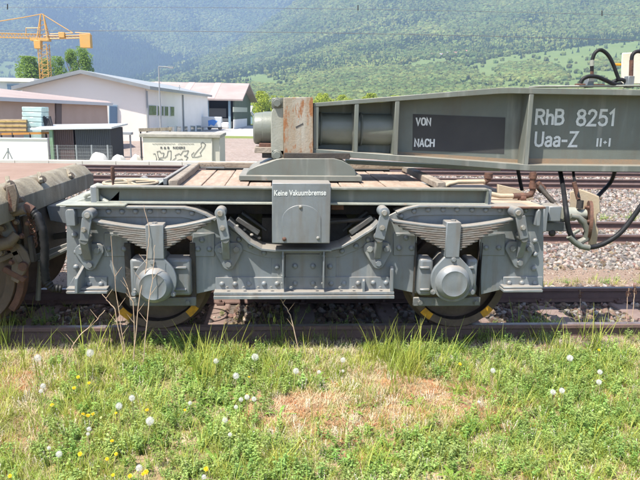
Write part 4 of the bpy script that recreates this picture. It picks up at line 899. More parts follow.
# brake shoe and hanger
mb = MB(); rr = []
for t in np.linspace(-.65, .75, 9):
    rr.append([(XN+r*math.cos(t), y_, .43+r*math.sin(t)) for r, y_ in ((.437, 4.80), (.49, 4.80), (.49, 4.89), (.437, 4.89))])
wpn(mb.rings(rr), 'brake_shoe', M_rust, .003)
wpn(MB().prism(pl([(12, 237), (27, 252), (31, 261), (26, 271), (18, 284), (10, 280), (12, 258)], 4.72), (0, .03, 0)), 'hanger_plate', M_grime, .006)
wpn(MB().lathe(at(24, 266, 4.72), (0, -1, 0), [(0, .035), (.03, .033)], 14), 'hanger_pin', M_rust, .003)
wpn(MB().prism(pl([(22, 216), (33, 214), (33, 246), (30, 262), (24, 262)], 4.78), (0, .05, 0)), 'hanger_arm', M_grime, .008)
wpn(MB().tube([at(-14, 221, 4.66), at(2, 216, 4.66), at(14, 212.5, 4.66), at(25, 209, 4.66)], [.028, .028, .03, .034], 10), 'brake_rod', M_grime, 0)
wpn(MB().tube([at(-12, 247, 4.64), at(-2, 245, 4.64), at(10, 242, 4.64), at(17, 234, 4.66)], [.045, .045, .042, .035], 10), 'brake_lever', M_grime, 0)
wpn(MB().prism(pl([(0, 222), (8, 219), (16, 233), (10, 240), (2, 236)], 4.7), (0, .03, 0)), 'lever_plate', M_blued, .006)
wpn(MB().tube([at(9, 188, 4.62), at(11, 200, 4.62), at(10, 210, 4.62)], [.02, .025, .03], 8), 'sill_bracket', M_rust, 0)
wpn(MB().prism(pl([(6, 186), (14, 184), (18, 196), (16, 212), (8, 214), (5, 200)], 4.6), (0, .03, 0)), 'bracket_plate', M_grime, .006)
wpn(MB().tube([at(38, 300, 5.0), at(40, 262, 5.0), at(78, 244, 5.0)], .02, 8), 'lower_rod', M_blued, 0)
wpn(MB().bar(at(34, 258, 5.1), at(75, 243, 5.1), .04, .045), 'tie_bar', M_blued, .004)
wpn(MB().bar(at(30, 240, 5.5), at(80, 233, 5.5), .04, .05), 'tie_bar', M_dark, .004)
wpn(MB().box(at(22, 262, 5.3), at(44, 214, 5.3)+Vector((0, .5, 0))), 'underframe', M_dark)
wpn(MB().box(at(-60, 236, 4.95), at(26, 205, 4.95)+Vector((0, .9, 0))), 'underframe', M_dark)
wpn(MB().prism(pl([(46, 206), (78, 206), (72, 225), (50, 221)], 5.35), (0, .4, 0)), 'headstock', M_blue, .006)
for a_, c_, w1, mm_ in (((2, 228), (22, 262), .05, M_grime), ((-4, 262), (20, 251), .04, M_grime), ((14, 214), (20, 236), .05, M_rust), ((30, 236), (34, 262), .035, M_dark), ((-6, 205), (24, 199), .04, M_grime), ((4, 268), (26, 280), .045, M_rust)):
    wpn(MB().bar(at(*a_, 4.74), at(*c_, 4.74), .05, w1), 'linkage_bar', mm_, .006)
for px, py, rr_ in ((3, 228, .04), (22, 236, .03), (8, 246, .05), (17, 222, .03), (28, 223, .028), (12, 262, .03), (1, 252, .045)):
    wpn(hexnut(MB(), at(px, py, 4.68), rr_*.55, .03), 'linkage_nut', M_grime if px % 2 else M_rust, .003)
for k in range(7):
    c = at(31+k*.5, 216+k*4.6, 4.76); wpn(MB().tube([c+Vector((.022*math.cos(t), .008*math.sin(t)*(k % 2), .03*math.sin(t))) for t in np.linspace(0, 6.283, 11)], .006, 5, cap=False), 'chain_link', M_rust, 0)
wpn(MB().tube([at(12, 208, 4.72), at(17, 216, 4.7), at(20, 230, 4.7), at(19, 243, 4.72)], .016, 8), 'brake_line', M_hose, 0)
P = [at(24, 207, 4.7), at(31, 210, 4.7), at(38, 217, 4.68), at(43, 230, 4.66), at(45, 248, 4.66), at(44.5, 268, 4.66), at(46, 281, 4.66), at(52, 288, 4.66), at(62, 289, 4.68)]
out = []
for i in range(len(P)-1):
    for k in range(6): out.append(P[i].lerp(P[i+1], k/6))
out.append(P[-1]); rr = [.03+(.004 if (i % 2) else -.001) for i in range(len(out))]
wpn(MB().tube(out, rr, 12), 'brake_hose', M_hose, 0); wpn(MB().tube([at(24, 206.5, 4.7), at(33, 211.5, 4.7)], .04, 12), 'hose_collar', M_rust, .003)

# ------------------------------------------------------------------ yard buildings
def quad_wall(mb, A, B, z0, z1, t=.3):
    A = Vector(A); B = Vector(B); d = (B-A); n = Vector((-d.y, d.x, 0)).normalized()*t
    return mb.hexa([(A.x, A.y, z0), (B.x, B.y, z0), (B.x+n.x, B.y+n.y, z0), (A.x+n.x, A.y+n.y, z0), (A.x, A.y, z1), (B.x, B.y, z1), (B.x+n.x, B.y+n.y, z1), (A.x+n.x, A.y+n.y, z1)])
def wallpanel(pts, A, B, out=.05, th=.05, name='window', m=None, parent=None, grow=0):
    """outline (survey points) on the vertical wall through A and B, standing proud of it"""
    d = Vector(B)-Vector(A); n = Vector((d.y, -d.x, 0)).normalized()
    if n.dot(Vector((0, 0, 0))-Vector(A)) < 0: n = -n
    P = [on_wall(x, y, A, B)+n*out for x, y in pts]; return MB().prism(P, n*(-th)).build(name, m, parent, smooth=False)
M_wh = mat('white_render', (.82, .79, .73), .8, cols=(.77, .74, .68), scale=.3); M_pk = mat('pinkish_render', (.80, .74, .66), .8, cols=(.83, .78, .71), scale=.25)
M_rf = mat('grey_roof_sheet', (.24, .26, .27), .5, cols=(.3, .32, .32), scale=.4); M_gl = mat('dark_window_glass', (.06, .10, .10), .1, cols=(.16, .22, .2), scale=.6)
M_pr = mat('pale_red_roof', (.30, .235, .215), .7, cols=(.35, .285, .26), scale=.25); M_gg = mat('dark_green_cladding', (.055, .085, .06), .7, cols=(.075, .10, .075), scale=.4)
M_br = mat('brown_cladding', (.50, .38, .30), .7, cols=(.55, .43, .35), scale=.5); M_brd = mat('dark_brown_cladding', (.13, .10, .09), .7); M_bl = mat('blue_grey_frame', (.22, .32, .4), .5)
M_dk = mat('dark_opening', (.035, .035, .04), .9); M_lt = mat('white_sheet_metal', (.55, .57, .58), .4)
# white hall
A = at(145.5, 88, 75); B = at(207.5, 96, 119); C_ = at(22, 88.5, 73); RP = at(83, 73.5, 74)
wh = thing('white_hall', 'white gabled industrial hall with grey roof edge and rows of windows', 'building', (A.x, A.y, YARD))
D_ = Vector((C_.x+(B.x-A.x), C_.y+(B.y-A.y), 0)); gx = (C_-A); RPx = A+(C_-A)*.5
ge = A.z; dirv = Vector((B.x-A.x, B.y-A.y, 0))
RPt = Vector((RP.x, RP.y, RP.z)); zE = at(207.5, 96.3, 119).z; zL = C_.z
gable = [Vector((A.x, A.y, YARD-.3)), Vector((A.x, A.y, ge)), RPt, Vector((C_.x, C_.y, zL)), Vector((C_.x, C_.y, YARD-.3))]
MB().prism(gable, dirv*.004).build('gable_wall', M_pk, wh, smooth=False)
quad_wall(MB(), (A.x, A.y, 0), (B.x, B.y, 0), YARD-.3, (ge+zE)/2-.05, .2).build('side_wall', M_wh, wh, smooth=False)
MB().prism([g+dirv for g in gable], dirv*.004).build('gable_wall', M_wh, wh, smooth=False)
quad_wall(MB(), (D_.x, D_.y, 0), (C_.x, C_.y, 0), YARD-.3, zL-.05, .2).build('side_wall', M_wh, wh, smooth=False)
ov = -dirv.normalized()*.9; gdir = (Vector((A.x, A.y, 0))-Vector((C_.x, C_.y, 0))).normalized()
def roof_slab(p, q, L_, th, name, m, par): return MB().hexa([p-Vector((0, 0, th)), q-Vector((0, 0, th)), q+L_-Vector((0, 0, th)), p+L_-Vector((0, 0, th)), p, q, q+L_, p+L_]).build(name, m, par, smooth=False)
eR = A+gdir*.7+Vector((0, 0, -.15)); eL = Vector((C_.x, C_.y, zL))-gdir*.7+Vector((0, 0, -.15)); up_ = Vector((0, 0, .35))
dz = Vector((0, 0, zE-ge))
roof_slab(RPt+up_+ov, eR+up_+ov, dirv*1.02-ov, .38, 'roof', M_rf, wh); roof_slab(eL+up_+ov, RPt+up_+ov, dirv*1.02-ov, .38, 'roof', M_rf, wh)
for x0, x1, y0, y1 in ((148, 156, 105, 115.6), (157, 160.2, 105.6, 116), (161, 163.2, 105.8, 116), (163.9, 168, 106, 116.2), (169.6, 174, 106.2, 116.4), (167.6, 174, 126, 132.5), (176, 181, 125.8, 132.2), (183.3, 187.4, 125.6, 132), (190, 195, 125.2, 131.8), (196, 201, 125, 131.6)):
    fo = wallpanel([(x0, y0), (x1, y0+.3), (x1, y1), (x0, y1)], A, B, .06, .06, 'window', M_lt, wh)
    wallpanel([(x0+.4, y0+.6), (x1-.4, y0+.8), (x1-.4, y1-.6), (x0+.4, y1-.6)], A, B, .09, .05, 'pane', M_gl, fo)
for x in (146.3, 182.4):
    p = on_wall(x, 110, A, B)+Vector((.15, -.1, 0)); MB().tube([(p.x, p.y, YARD), (p.x, p.y, ge-.3)], .11, 8).build('downpipe', M_rf, wh)
wallpanel([(109, 105), (117.5, 105.4), (117.5, 131), (109, 131)], C_, A, .2, .2, 'door', M_bl, wh); wallpanel([(110, 106), (116.8, 106.4), (116.8, 131), (110, 131)], C_, A, .26, .1, 'door_glass', mat('blue_dark_glass', (.08, .13, .2), .2), wh)
# pink roofed hall
ph = thing('green_hall', 'hall with pale red roof, dark green gable and open dark bay', 'building', (at(234, 130, 125).x, 125, YARD))
E0 = at(120, 94, 125); E1 = at(234.5, 100, 125); PK = at(243.3, 84.8, 140); E2 = at(250.5, 98.5, 156); zEv = E1.z
Lx = at(100, 100, 125).x
pts = [Vector((E1.x, 125, YARD-.3)), Vector((E1.x, 125, zEv)), Vector((PK.x, 140, PK.z-.4)), Vector((E2.x, 156, zEv)), Vector((E2.x, 156, YARD-.3))]
MB().prism(pts, (-.3, 0, 0)).build('gable_wall', M_gg, ph, smooth=False)
gA, gB = Vector((E1.x, 125, 0)), Vector((E2.x, 156, 0))
wallpanel([(233.2, 119.5), (246.5, 118.5), (246.5, 131.5), (233.2, 132)], gA, gB, .12, .1, 'base_band', M_wh, ph); wallpanel([(232.6, 107), (246.6, 107.5), (246.6, 112), (232.6, 112)], gA, gB, .15, .1, 'pale_band', mat('pale_green_band', (.42, .45, .36), .7), ph)
MB().box((Lx, 131, YARD-.3), (E1.x-.3, 131.3, zEv)).build('front_wall', M_dk, ph, smooth=False); MB().box((Lx, 125.2, YARD-.3), (at(206, 110, 125).x, 131, zEv)).build('front_wall', M_wh, ph, smooth=False)
for x0, x1, y0, y1, m in ((206, 228.5, 118.5, 123, M_wh), (208, 226, 108.5, 117, mat('inner_grey_wall', (.22, .23, .24), .9)), (224, 232.5, 121.5, 131.5, M_wh)):
    a_ = at(x0, y1, 129); b_ = at(x1, y0, 129); MB().box((a_.x, 129, a_.z), (b_.x, 129.3, b_.z)).build('inner_wall', m, ph, smooth=False)
for x in (229.6, 207.8): a_ = at(x, 120, 125.1); MB().box((a_.x-.22, 125, YARD), (a_.x+.22, 125.4, zEv)).build('column', M_bl, ph, smooth=False)
rr0 = Vector((Lx, 124, zEv-.15)); rr1 = Vector((E1.x+1.6, 124, zEv-.15)); pk0 = Vector((Lx, 140, PK.z)); pk1 = Vector((PK.x+1.3, 140, PK.z)); bk1 = Vector((E2.x+1.6, 157, zEv-.15)); bk0 = Vector((Lx, 157, zEv-.15)); T_ = Vector((0, 0, .3))
MB().hexa([rr0, rr1, pk1, pk0, rr0+T_, rr1+T_, pk1+T_, pk0+T_]).build('roof', M_pr, ph, smooth=False); MB().hexa([pk0, pk1, bk1, bk0, pk0+T_, pk1+T_, bk1+T_, bk0+T_]).build('roof', M_pr, ph, smooth=False)
for f in (.30, .58, .8):
    xa = Lx+(E1.x-Lx)*f; MB().hexa([Vector((xa, 124, zEv+.16)), Vector((xa+1.3, 124, zEv+.16)), Vector((xa+1.3, 140, PK.z+.31)), Vector((xa, 140, PK.z+.31)), Vector((xa, 124, zEv+.2)), Vector((xa+1.3, 124, zEv+.2)), Vector((xa+1.3, 140, PK.z+.35)), Vector((xa, 140, PK.z+.35))]).build('roof_light', mat('pale_roof_sheet', (.42, .31, .28), .6), ph, smooth=False)
# small white house beyond
sh = thing('white_house', 'small white house with pale roof just right of the green hall', 'house', (at(248, 126, 165).x, 165, YARD))
a_ = at(243, 128, 165); b_ = at(250.5, 113, 165); MB().box((a_.x, 165, YARD), (b_.x, 175, b_.z)).build('wall', M_wh, sh, smooth=False)
MB().prism([(b_.x-.1, 164.5, b_.z), (b_.x+.6, 164.5, b_.z-.8), (b_.x+.6, 176, b_.z-.8), (b_.x-.1, 176, b_.z)], (0, 0, .4)).build('eave', M_rf, sh, smooth=False)
p1 = at(243, 113.5, 164.5); p2 = at(251, 113.5, 164.5); p3 = at(246, 107, 168); p4 = at(252.8, 107, 168)
MB().hexa([p1, p2, p4, p3, p1+T_, p2+T_, p4+T_, p3+T_]).build('roof', M_lt, sh, smooth=False)
a_ = at(249, 126, 164.8); MB().box((a_.x, 164.8, YARD), (a_.x+.9, 164.95, YARD+2)).build('door', M_bl, sh, smooth=False)
# brown hall
bA = at(-12, 98, 44); bB = at(107, 103.8, 62)
bh = thing('brown_hall', 'long brown corrugated shed hall with pale sloping roof at the left', 'building', (bB.x, bB.y, YARD))
dv = bB-bA; nrm = Vector((-dv.y, dv.x, 0)).normalized()
NR = 90; mbb = MB(); 
for k in range(NR):   # corrugated sheets as real folds
    u0, u1 = k/NR, (k+1)/NR; P0 = bA.lerp(bB, u0); P1 = bA.lerp(bB, u0+.5/NR); P2 = bA.lerp(bB, u1); o_ = -nrm*.06
    mbb.add([(P0.x, P0.y, YARD), (P1.x+o_.x, P1.y+o_.y, YARD), (P2.x, P2.y, YARD), (P0.x, P0.y, P0.z), (P1.x+o_.x, P1.y+o_.y, P1.z), (P2.x, P2.y, P2.z)], [(0, 1, 4, 3), (1, 2, 5, 4)])
mbb.build('cladding', M_br, bh, smooth=False)
quad_wall(MB(), bA+nrm*.05, bB+nrm*.05, YARD-.2, bB.z-.1, .2).build('wall', M_br, bh, smooth=False); quad_wall(MB(), bB+nrm*.25, bB+nrm*14, YARD-.2, bB.z-.1, .2).build('wall', M_br, bh, smooth=False)
wallpanel([(54.5, 101), (60, 101.4), (60, 131), (54.5, 131)], bA, bB, .15, .1, 'post_panel', M_brd, bh)
q0 = bA-nrm*.5+Vector((0, 0, -.05)); q1 = bB-nrm*.5+Vector((0, 0, -.05)); ridge = Vector((0, 0, 1.15)); q2 = at(108, 102.6, 68); q3 = at(-14, 88.5, 60)
MB().hexa([q0, q1, q2, q3, q0+Vector((0, 0, .14)), q1+Vector((0, 0, .14)), q2+Vector((0, 0, .14)), q3+Vector((0, 0, .14))]).build('roof', M_pr, bh, smooth=False)
MB().hexa([q0-nrm*.08-Vector((0, 0, .12)), q1-nrm*.08-Vector((0, 0, .12)), q1-Vector((0, 0, .12)), q0-Vector((0, 0, .12)), q0-nrm*.08+Vector((0, 0, .14)), q1-nrm*.08+Vector((0, 0, .14)), q1+Vector((0, 0, .14)), q0+Vector((0, 0, .14))]).build('fascia', M_lt, bh, smooth=False)
# blue and white building far left
bw = thing('white_flat_building', 'low white flat-roofed building with blue windows behind the brown hall', 'building', (at(10, 90, 95).x, 95, YARD))
a_ = at(-40, 100, 95); b_ = at(33, 82, 95); MB().box((a_.x, 95, YARD), (b_.x, 110, b_.z)).build('wall', M_lt, bw, smooth=False); MB().box((a_.x, 94.6, b_.z), (b_.x+.3, 110, b_.z+.5)).build('roof', M_wh, bw, smooth=False)
a_ = at(7.5, 91, 94.9); b_ = at(19, 84, 94.9); wf = MB().box((a_.x, 94.85, a_.z), (b_.x, 95, b_.z)).build('window', M_bl, bw, smooth=False)
for k in range(3): xx = a_.x+(b_.x-a_.x)*(k+.1)/3; MB().box((xx, 94.8, a_.z+.2), (xx+(b_.x-a_.x)*.27, 94.86, b_.z-.2)).build('pane', MATS['blue_dark_glass'], wf, smooth=False)
o = MB().box(at(31.5, 84.5, 130), at(39.5, 79.5, 130)+Vector((0, 2.4, 0))).build('blue_container', mat('blue_container_paint', (.05, .13, .4), .5), None, bevel=.05); tag(o, 'small blue container seen over the brown hall beside the crane', 'container')

# black shed and its roof
sd = thing('dark_shed', 'dark shed, maroon and charcoal front under a thin white roof', 'shed', (at(80, 163, 38).x, 38, YARD))
def corr(x0, x1, yt, Y, m, n, name='panel'):
    a_ = at(x0, 163, Y); b_ = at(x1, yt, Y); mbq = MB()
    for k in range(n):
        X0 = a_.x+(b_.x-a_.x)*k/n; X1 = a_.x+(b_.x-a_.x)*(k+1)/n; mbq.box((X0+.006, Y, YARD), (X1-.006, Y+.04, b_.z))
    mbq.box((a_.x, Y+.03, YARD), (b_.x, Y+.08, b_.z)); return mbq.build(name, m, sd, smooth=False)
corr(53.5, 75, 128, 38, mat('maroon_boards', (.085, .05, .05), .7), 12); corr(75, 110, 127.5, 38, mat('charcoal_boards', (.05, .055, .065), .7), 20)
a_ = at(53.5, 128, 38); b_ = at(110, 127.5, 38); MB().box((a_.x, 38.1, YARD), (b_.x, 41, b_.z-.05)).build('body', M_dk, sd, smooth=False)
p = [at(30, 128.2, 37.6), at(111.5, 127, 37.6)]; MB().hexa([p[0]-Vector((0, 0, .1)), p[1]-Vector((0, 0, .1)), p[1]+Vector((0, 4, .02)), p[0]+Vector((0, 4, .02)), p[0], p[1], p[1]+Vector((0, 4, .12)), p[0]+Vector((0, 4, .12))]).build('roof', M_lt, sd, smooth=False)
a_ = at(50.6, 128, 37.8); MB().box((a_.x-.09, 37.75, YARD), (a_.x+.09, 37.95, a_.z)).build('post', mat('green_post_paint', (.2, .32, .2), .6), sd, smooth=False)
# white wall at left
a_ = at(-60, 139, 37); b_ = at(47, 139.5, 37); ww = thing('white_wall', 'plain white low wall in front of the pallets at the left', 'wall', (b_.x, 37, YARD))
MB().box((a_.x, 37, YARD), (b_.x, 37.2, b_.z)).build('wall_face', M_wh, ww, smooth=False); MB().box((a_.x, 36.95, b_.z), (b_.x+.03, 37.25, b_.z+.07)).build('coping', M_lt, ww, smooth=False)
tr = thing('trestle', 'thin grey three-legged trestle standing before the white wall', 'trestle', at(8, 163, 36))
for q in ((1, 162.5), (8, 163), (14, 162.5)): MB().tube([at(8, 150, 36), at(*q, 36)], .035, 6).build('leg', M_rf, tr)
MB().tube([at(8, 148, 36), at(8, 152, 36)], .05, 6).build('head', M_rf, tr)
# storage rack with crates, wrapped stack
M_or = mat('orange_rack_paint', (.55, .25, .05), .6); M_cy = mat('pale_cyan_wrap', (.34, .50, .48), .25, cols=(.5, .6, .58), scale=2); M_crate = mat('crate_wood', (.34, .25, .15), .8, cols=(.46, .34, .2), scale=3)
rkk = thing('storage_rack', 'steel storage rack with orange beam between brown hall and white wall', 'rack', at(25, 141, 39.5))
for x0, x1, y in ((-20, 12, 134), (13, 50, 133.2)): MB().bar(at(x0, y+.6, 39), at(x1, y-.2, 39), .1, .12).build('beam', M_or, rkk)
for x in (1, 12.5, 30, 46): MB().tube([at(x, 133, 39), (at(x, 133, 39).x, 39, YARD)], .06, 6).build('upright', M_dk, rkk)
k = 0; rows = ['bottom', 'middle', 'top']; cols_ = ['at the frame edge', 'second from the frame edge', 'third from the frame edge', 'nearest the wrapped stack']
for r in range(3):
    for c in range(4):
        a_ = at(-.5+c*6.7, 132.4-r*4.4, 39.2); b_ = at(5.9+c*6.7, 128.4-r*4.4, 39.2)
        cr = thing('crate', 'orange-brown crate on the rack, %s layer, %s' % (rows[r], cols_[c]), 'crate', (a_.x, 39.2, a_.z), 'crates stacked on the storage rack')
        MB().box((a_.x, 39.2, a_.z), (b_.x, 40, b_.z)).build('crate_body', M_crate, cr, smooth=False); zz = (a_.z+b_.z)/2
        MB().box((a_.x-.01, 39.17, zz-.035), (b_.x+.01, 39.2, zz+.035)).build('band', mat('yellow_band', (.5, .36, .12), .7) if 'yellow_band' not in MATS else MATS['yellow_band'], cr, smooth=False)
ws_ = thing('wrapped_stack', 'tall cyan stack wrapped in glossy film beside the crates', 'stack', at(31, 132, 39.4))
for r in range(5):
    a_ = at(22, 132-r*5.1, 39.4); b_ = at(41.5, 127.4-r*5.1, 39.4); MB().box((a_.x, 39.4, a_.z), (b_.x, 40.6, b_.z)).build('layer', M_cy, ws_, bevel=.03)
for x in (24, 33): a_ = at(x, 139.5, 39.3); MB().box(a_-Vector((0, 0, .0)), a_+Vector((.5, .5, .3))).build('pallet_box', M_cy, ws_, smooth=False)
lt = thing('leaning_planks', 'dark leaning planks between the wrapped stack and the shed', 'planks', at(46, 130, 39.6))
for x0, x1 in ((47, 43.5), (49, 45), (51, 47), (53, 49.5)): MB().bar(at(x0, 130, 39.6), at(x1, 117+random.uniform(-1, 2), 39.7), .08, .14).build('plank', M_dk, lt)
# fence before the shed
fe = thing('wire_fence', 'wire fence on thin grey posts in front of the dark shed', 'fence', at(80, 163, 35.5))
for x in (57, 76, 91.5, 107.5): a_ = at(x, 145, 35.5); MB().tube([(a_.x, 35.5, YARD), a_], .045, 8).build('post', M_rf, fe)
xa, xb = at(50, 146, 35.5).x, at(112, 146, 35.5).x; mbf = MB(); zt_ = at(80, 145.5, 35.5).z
for k in range(10): mbf.tube([(xa, 35.5, YARD+.1+k*(zt_-YARD-.1)/9), (xb, 35.5, YARD+.1+k*(zt_-YARD-.1)/9)], .006, 4)
for k in range(60): X = xa+(xb-xa)*k/59; mbf.tube([(X, 35.5, YARD+.05), (X, 35.5, zt_)], .004, 4)
mbf.build('wire', M_rf, fe, kind='stuff')
# white covered heaps
M_tarp = mat('white_tarpaulin', (.62, .60, .56), .7, cols=(.5, .49, .46), scale=1.5, bump=.4, bump_scale=6)
for i, (x0, x1, yt) in enumerate(((86, 111, 152.8), (109, 128, 154), (127.5, 144, 154.5))):
    Y = 35+i*.4; a_ = at(x0, 165, Y); b_ = at(x1, yt, Y); bm = bmesh.new(); bmesh.ops.create_uvsphere(bm, u_segments=28, v_segments=16, radius=1)
    for v in bm.verts: n_ = 1+.09*noise.noise(v.co*2.4+Vector((i*7, 0, 0)))+.03*noise.noise(v.co*8); v.co = Vector((v.co.x*n_, v.co.y*n_*.9, max(v.co.z, -.3)*n_))
    me = bpy.data.meshes.new('covered_heap'); bm.to_mesh(me); bm.free(); me.materials.append(M_tarp); me.polygons.foreach_set('use_smooth', [True]*len(me.polygons))
    o = link('covered_heap', me); o.location = ((a_.x+b_.x)/2, Y, YARD); o.scale = ((b_.x-a_.x)/2, .9, b_.z-YARD)
    tag(o, ('largest white covered heap, in front of the dark shed', 'middle white covered heap, between two others', 'white covered heap touching the graffiti bin')[i], 'covered heap', 'white heaps beside the concrete bin')
# concrete bin with drawing
cb = thing('concrete_bin', 'pale concrete bin with a black line drawing on its front', 'bin', at(180, 165, 34)); M_cb = mat('pale_concrete', (.62, .59, .50), .9, cols=(.55, .52, .44), scale=1.2, bump=.2)
a_ = at(142.5, 137.5, 34); b_ = at(212, 137.5, 34); YCB = 34; zl = a_.z; zr = b_.z; zz = (zl+zr)/2
MB().box((a_.x, 34, YARD), (b_.x, 37.5, zz)).build('body', M_cb, cb, bevel=.03); MB().box((b_.x-.02, 34.15, YARD), (at(220, 137, 34.3).x, 37.4, zz)).build('side_block', mat('grey_concrete_side', (.46, .44, .38), .9), cb, bevel=.02)
MB().box((a_.x-.15, 33.9, zz), (at(220, 137, 34).x+.03, 37.6, zz+.17)).build('lid', mat('stained_lid', (.34, .32, .27), .9, cols=(.22, .21, .18), scale=3), cb, bevel=.02)
M_ink = mat('black_paint_line', (.06, .06, .07), .8)
def draw(strokes, w=.020):
    mbx = MB()
    for s_ in strokes:
        P = [at(x, y, 33.985) for x, y in s_]
        for i in range(len(P)-1): mbx.bar(P[i], P[i+1], w, .01, up=(0, 1, 0))
    o = mbx.build('line_drawing', M_ink, cb, smooth=False)
draw([[(193.5, 156), (196, 152.5), (199, 149), (201.5, 146.5), (200.8, 143.5), (202.5, 142.3), (205.5, 144.2), (204.5, 147), (202.5, 149.5), (200, 153), (201.5, 155.5), (197, 157), (192, 157), (191.5, 154.5), (194, 152)],
      [(153, 154), (155, 153.5), (156.5, 158), (156, 163.5)], [(157, 151.5), (160, 151), (160.5, 153), (164, 153), (163, 157.5), (158.5, 158), (157, 151.5)], [(158, 163.5), (159, 159), (163, 160), (164.5, 163.5)],
      [(164, 158), (167, 156), (168, 151), (171, 150.6), (171, 157), (170, 163.5)], [(172, 161), (176, 157.5), (175, 155.5), (179, 153.5), (180.5, 155), (183, 151), (188.5, 150.4), (187, 154.5), (184, 156), (188, 157), (186, 160), (189.5, 163.5)], [(174, 163), (178, 160), (182, 159), (184, 163)], [(194, 163.5), (197, 161.8), (200, 163.5)], [(200, 161), (201.5, 163.5)]])
def bintext(t, x0, x1, yt, yb_, bold=0):
    p0 = at(x0, yb_, 33.99); p1 = at(x1, yb_-.05, 33.99); stroke_text(t, 'painted_words', p0, p1, at(x0, yt, 33.99).z, p0.z, M_ink, cb, .01, bold)
bintext('R & B   RIDERS', 160.5, 185, 146.6, 148.9, .01)
draw([[(152.5+k*1.35, 143.7+.35*(k % 2)), (153.4+k*1.35, 144.2-.3*(k % 3))] for k in range(31) if k not in (17, 18)], .018)
# odd barrier before the white hall
br_ = thing('site_barrier', 'dark steel frame table standing behind the concrete bin', 'frame', at(155, 140, 45))
for x in (140.5, 147, 170): a_ = at(x, 130, 45); MB().tube([(a_.x, 45, YARD), a_], .06, 6).build('leg', M_dk, br_)
MB().bar(at(139, 130, 45), at(172, 129, 45), .2, .22).build('rail', M_conc, br_); MB().bar(at(141, 134, 45), at(170, 134, 45), .1, .12).build('rail', M_rf, br_)
# clutter under the hall door
cl = thing('steel_table', 'grey workshop table with rods beside the hall door', 'table', at(124, 150, 50))
MB().bar(at(110, 133, 50), at(132, 133.5, 50), .8, .18).build('table_top', M_rf, cl)
for x in (113, 121, 130): a_ = at(x, 133, 50); MB().tube([(a_.x, 50, YARD), a_], .07, 6).build('leg', M_rf, cl)
# van under the open bay
vn = thing('delivery_van', 'white box van with blue picture on its side in the open bay', 'van', at(215, 132, 112)); a_ = at(209, 131, 112); b_ = at(223, 117, 112)
MB().box((a_.x-2, 112, YARD+.5), (b_.x-.3, 114, b_.z)).build('cargo_box', M_lt, vn, bevel=.1); MB().box((b_.x-.5, 112.1, YARD+.4), (b_.x+.9, 113.9, b_.z-.9)).build('cab', M_wh, vn, bevel=.25, seg=3)
MB().prism([at(208.5, 126.5, 111.97), at(208, 120.5, 111.97), at(213, 119.5, 111.97), at(217.5, 121, 111.97), at(214, 126, 111.97), at(211, 124.5, 111.97)], (0, .03, 0)).build('blue_picture', mat('blue_print', (.06, .22, .6), .5), vn, smooth=False)
for x in (209.5, 220): c = at(x, 130, 112); c.z = YARD+.42; MB().lathe(c, (0, 1, 0), [(.02, .2), (.02, .34), (.2, .34), (.2, .2)], 18).build('wheel', M_dk, vn)
# lamp post
lp = thing('lamp_post', 'tall thin grey lamp post with side arm before the white hall', 'lamp post', at(158.5, 138, 70)); p = at(158.6, 66.5, 70)
MB().tube([(p.x, 70, YARD), (p.x, 70, p.z)], [.11, .06], 8).build('pole', M_rf, lp); MB().tube([p, at(172.5, 67.3, 70)], .05, 6).build('arm', M_rf, lp); MB().bar(at(168, 67.2, 70), at(173.5, 67.6, 70), .3, .16).build('lamp_head', M_rf, lp)
an_ = thing('roof_aerial', 'thin aerial rising from the white hall roof', 'aerial', at(182, 92, 95)); MB().tube([at(179.5, 92.5, 95), at(179.5, 85, 95)], .05, 6).build('mast', M_rf, an_); MB().tube([at(178, 87, 95), at(181, 87, 95)], .04, 6).build('crossbar', M_rf, an_)
# ------------------------------------------------------------------ crane
M_crn = mat('crane_yellow', (.58, .30, .06), .5, cols=(.52, .32, .1), scale=.6, rand=0)
cn = thing('tower_crane', 'yellow lattice tower crane rising behind the brown hall', 'crane', at(43.5, 90, 140)); YCR = 140
def lattice(a, b_, w_, n, r=.09, nm='mast'):
    a = Vector(a); b_ = Vector(b_); d_ = (b_-a).normalized(); u_ = Vector((0, 1, 0)); v_ = d_.cross(u_).normalized(); m_ = MB(); cr = []
    for s1, s2 in ((-1, -1), (1, -1), (1, 1), (-1, 1)): cr.append((a+(u_*s1+v_*s2)*w_/2, b_+(u_*s1+v_*s2)*w_/2)); m_.tube(cr[-1], r, 5)
    for i in range(n):
        for k_ in range(4):
            p0 = cr[k_][0].lerp(cr[k_][1], i/n); p1 = cr[(k_+1) % 4][0].lerp(cr[(k_+1) % 4][1], (i+1)/n); m_.tube([p0, p1], r*.6, 4); q = cr[(k_+1) % 4][0].lerp(cr[(k_+1) % 4][1], i/n); m_.tube([p0, q], r*.5, 4)
    return m_.build(nm, M_crn, cn)
pb = at(43.5, 44, YCR); lattice((pb.x, YCR, YARD), pb, 1.75, 16)
pt = at(42, 14, YCR)
m_ = MB()
for x in (-1, 1):
    for y in (-1, 1): m_.tube([at(43.5, 41, YCR)+Vector((x*1.1, y*.8, 0)), pt+Vector((x*.25, 0, 0))], .13, 5)
for k in range(5): f = k/5; m_.tube([at(38.6+f*3, 41-f*25, YCR), at(48.2-f*4.8, 37-f*22, YCR)], .08, 4)
m_.build('apex', M_crn, cn)
lattice(at(41, 36.5, YCR), at(-70, 33.5, YCR), .85, 34, .07, 'jib'); lattice(at(44, 37.5, YCR), at(90, 36.5, YCR), .55, 12, .09, 'counter_jib')
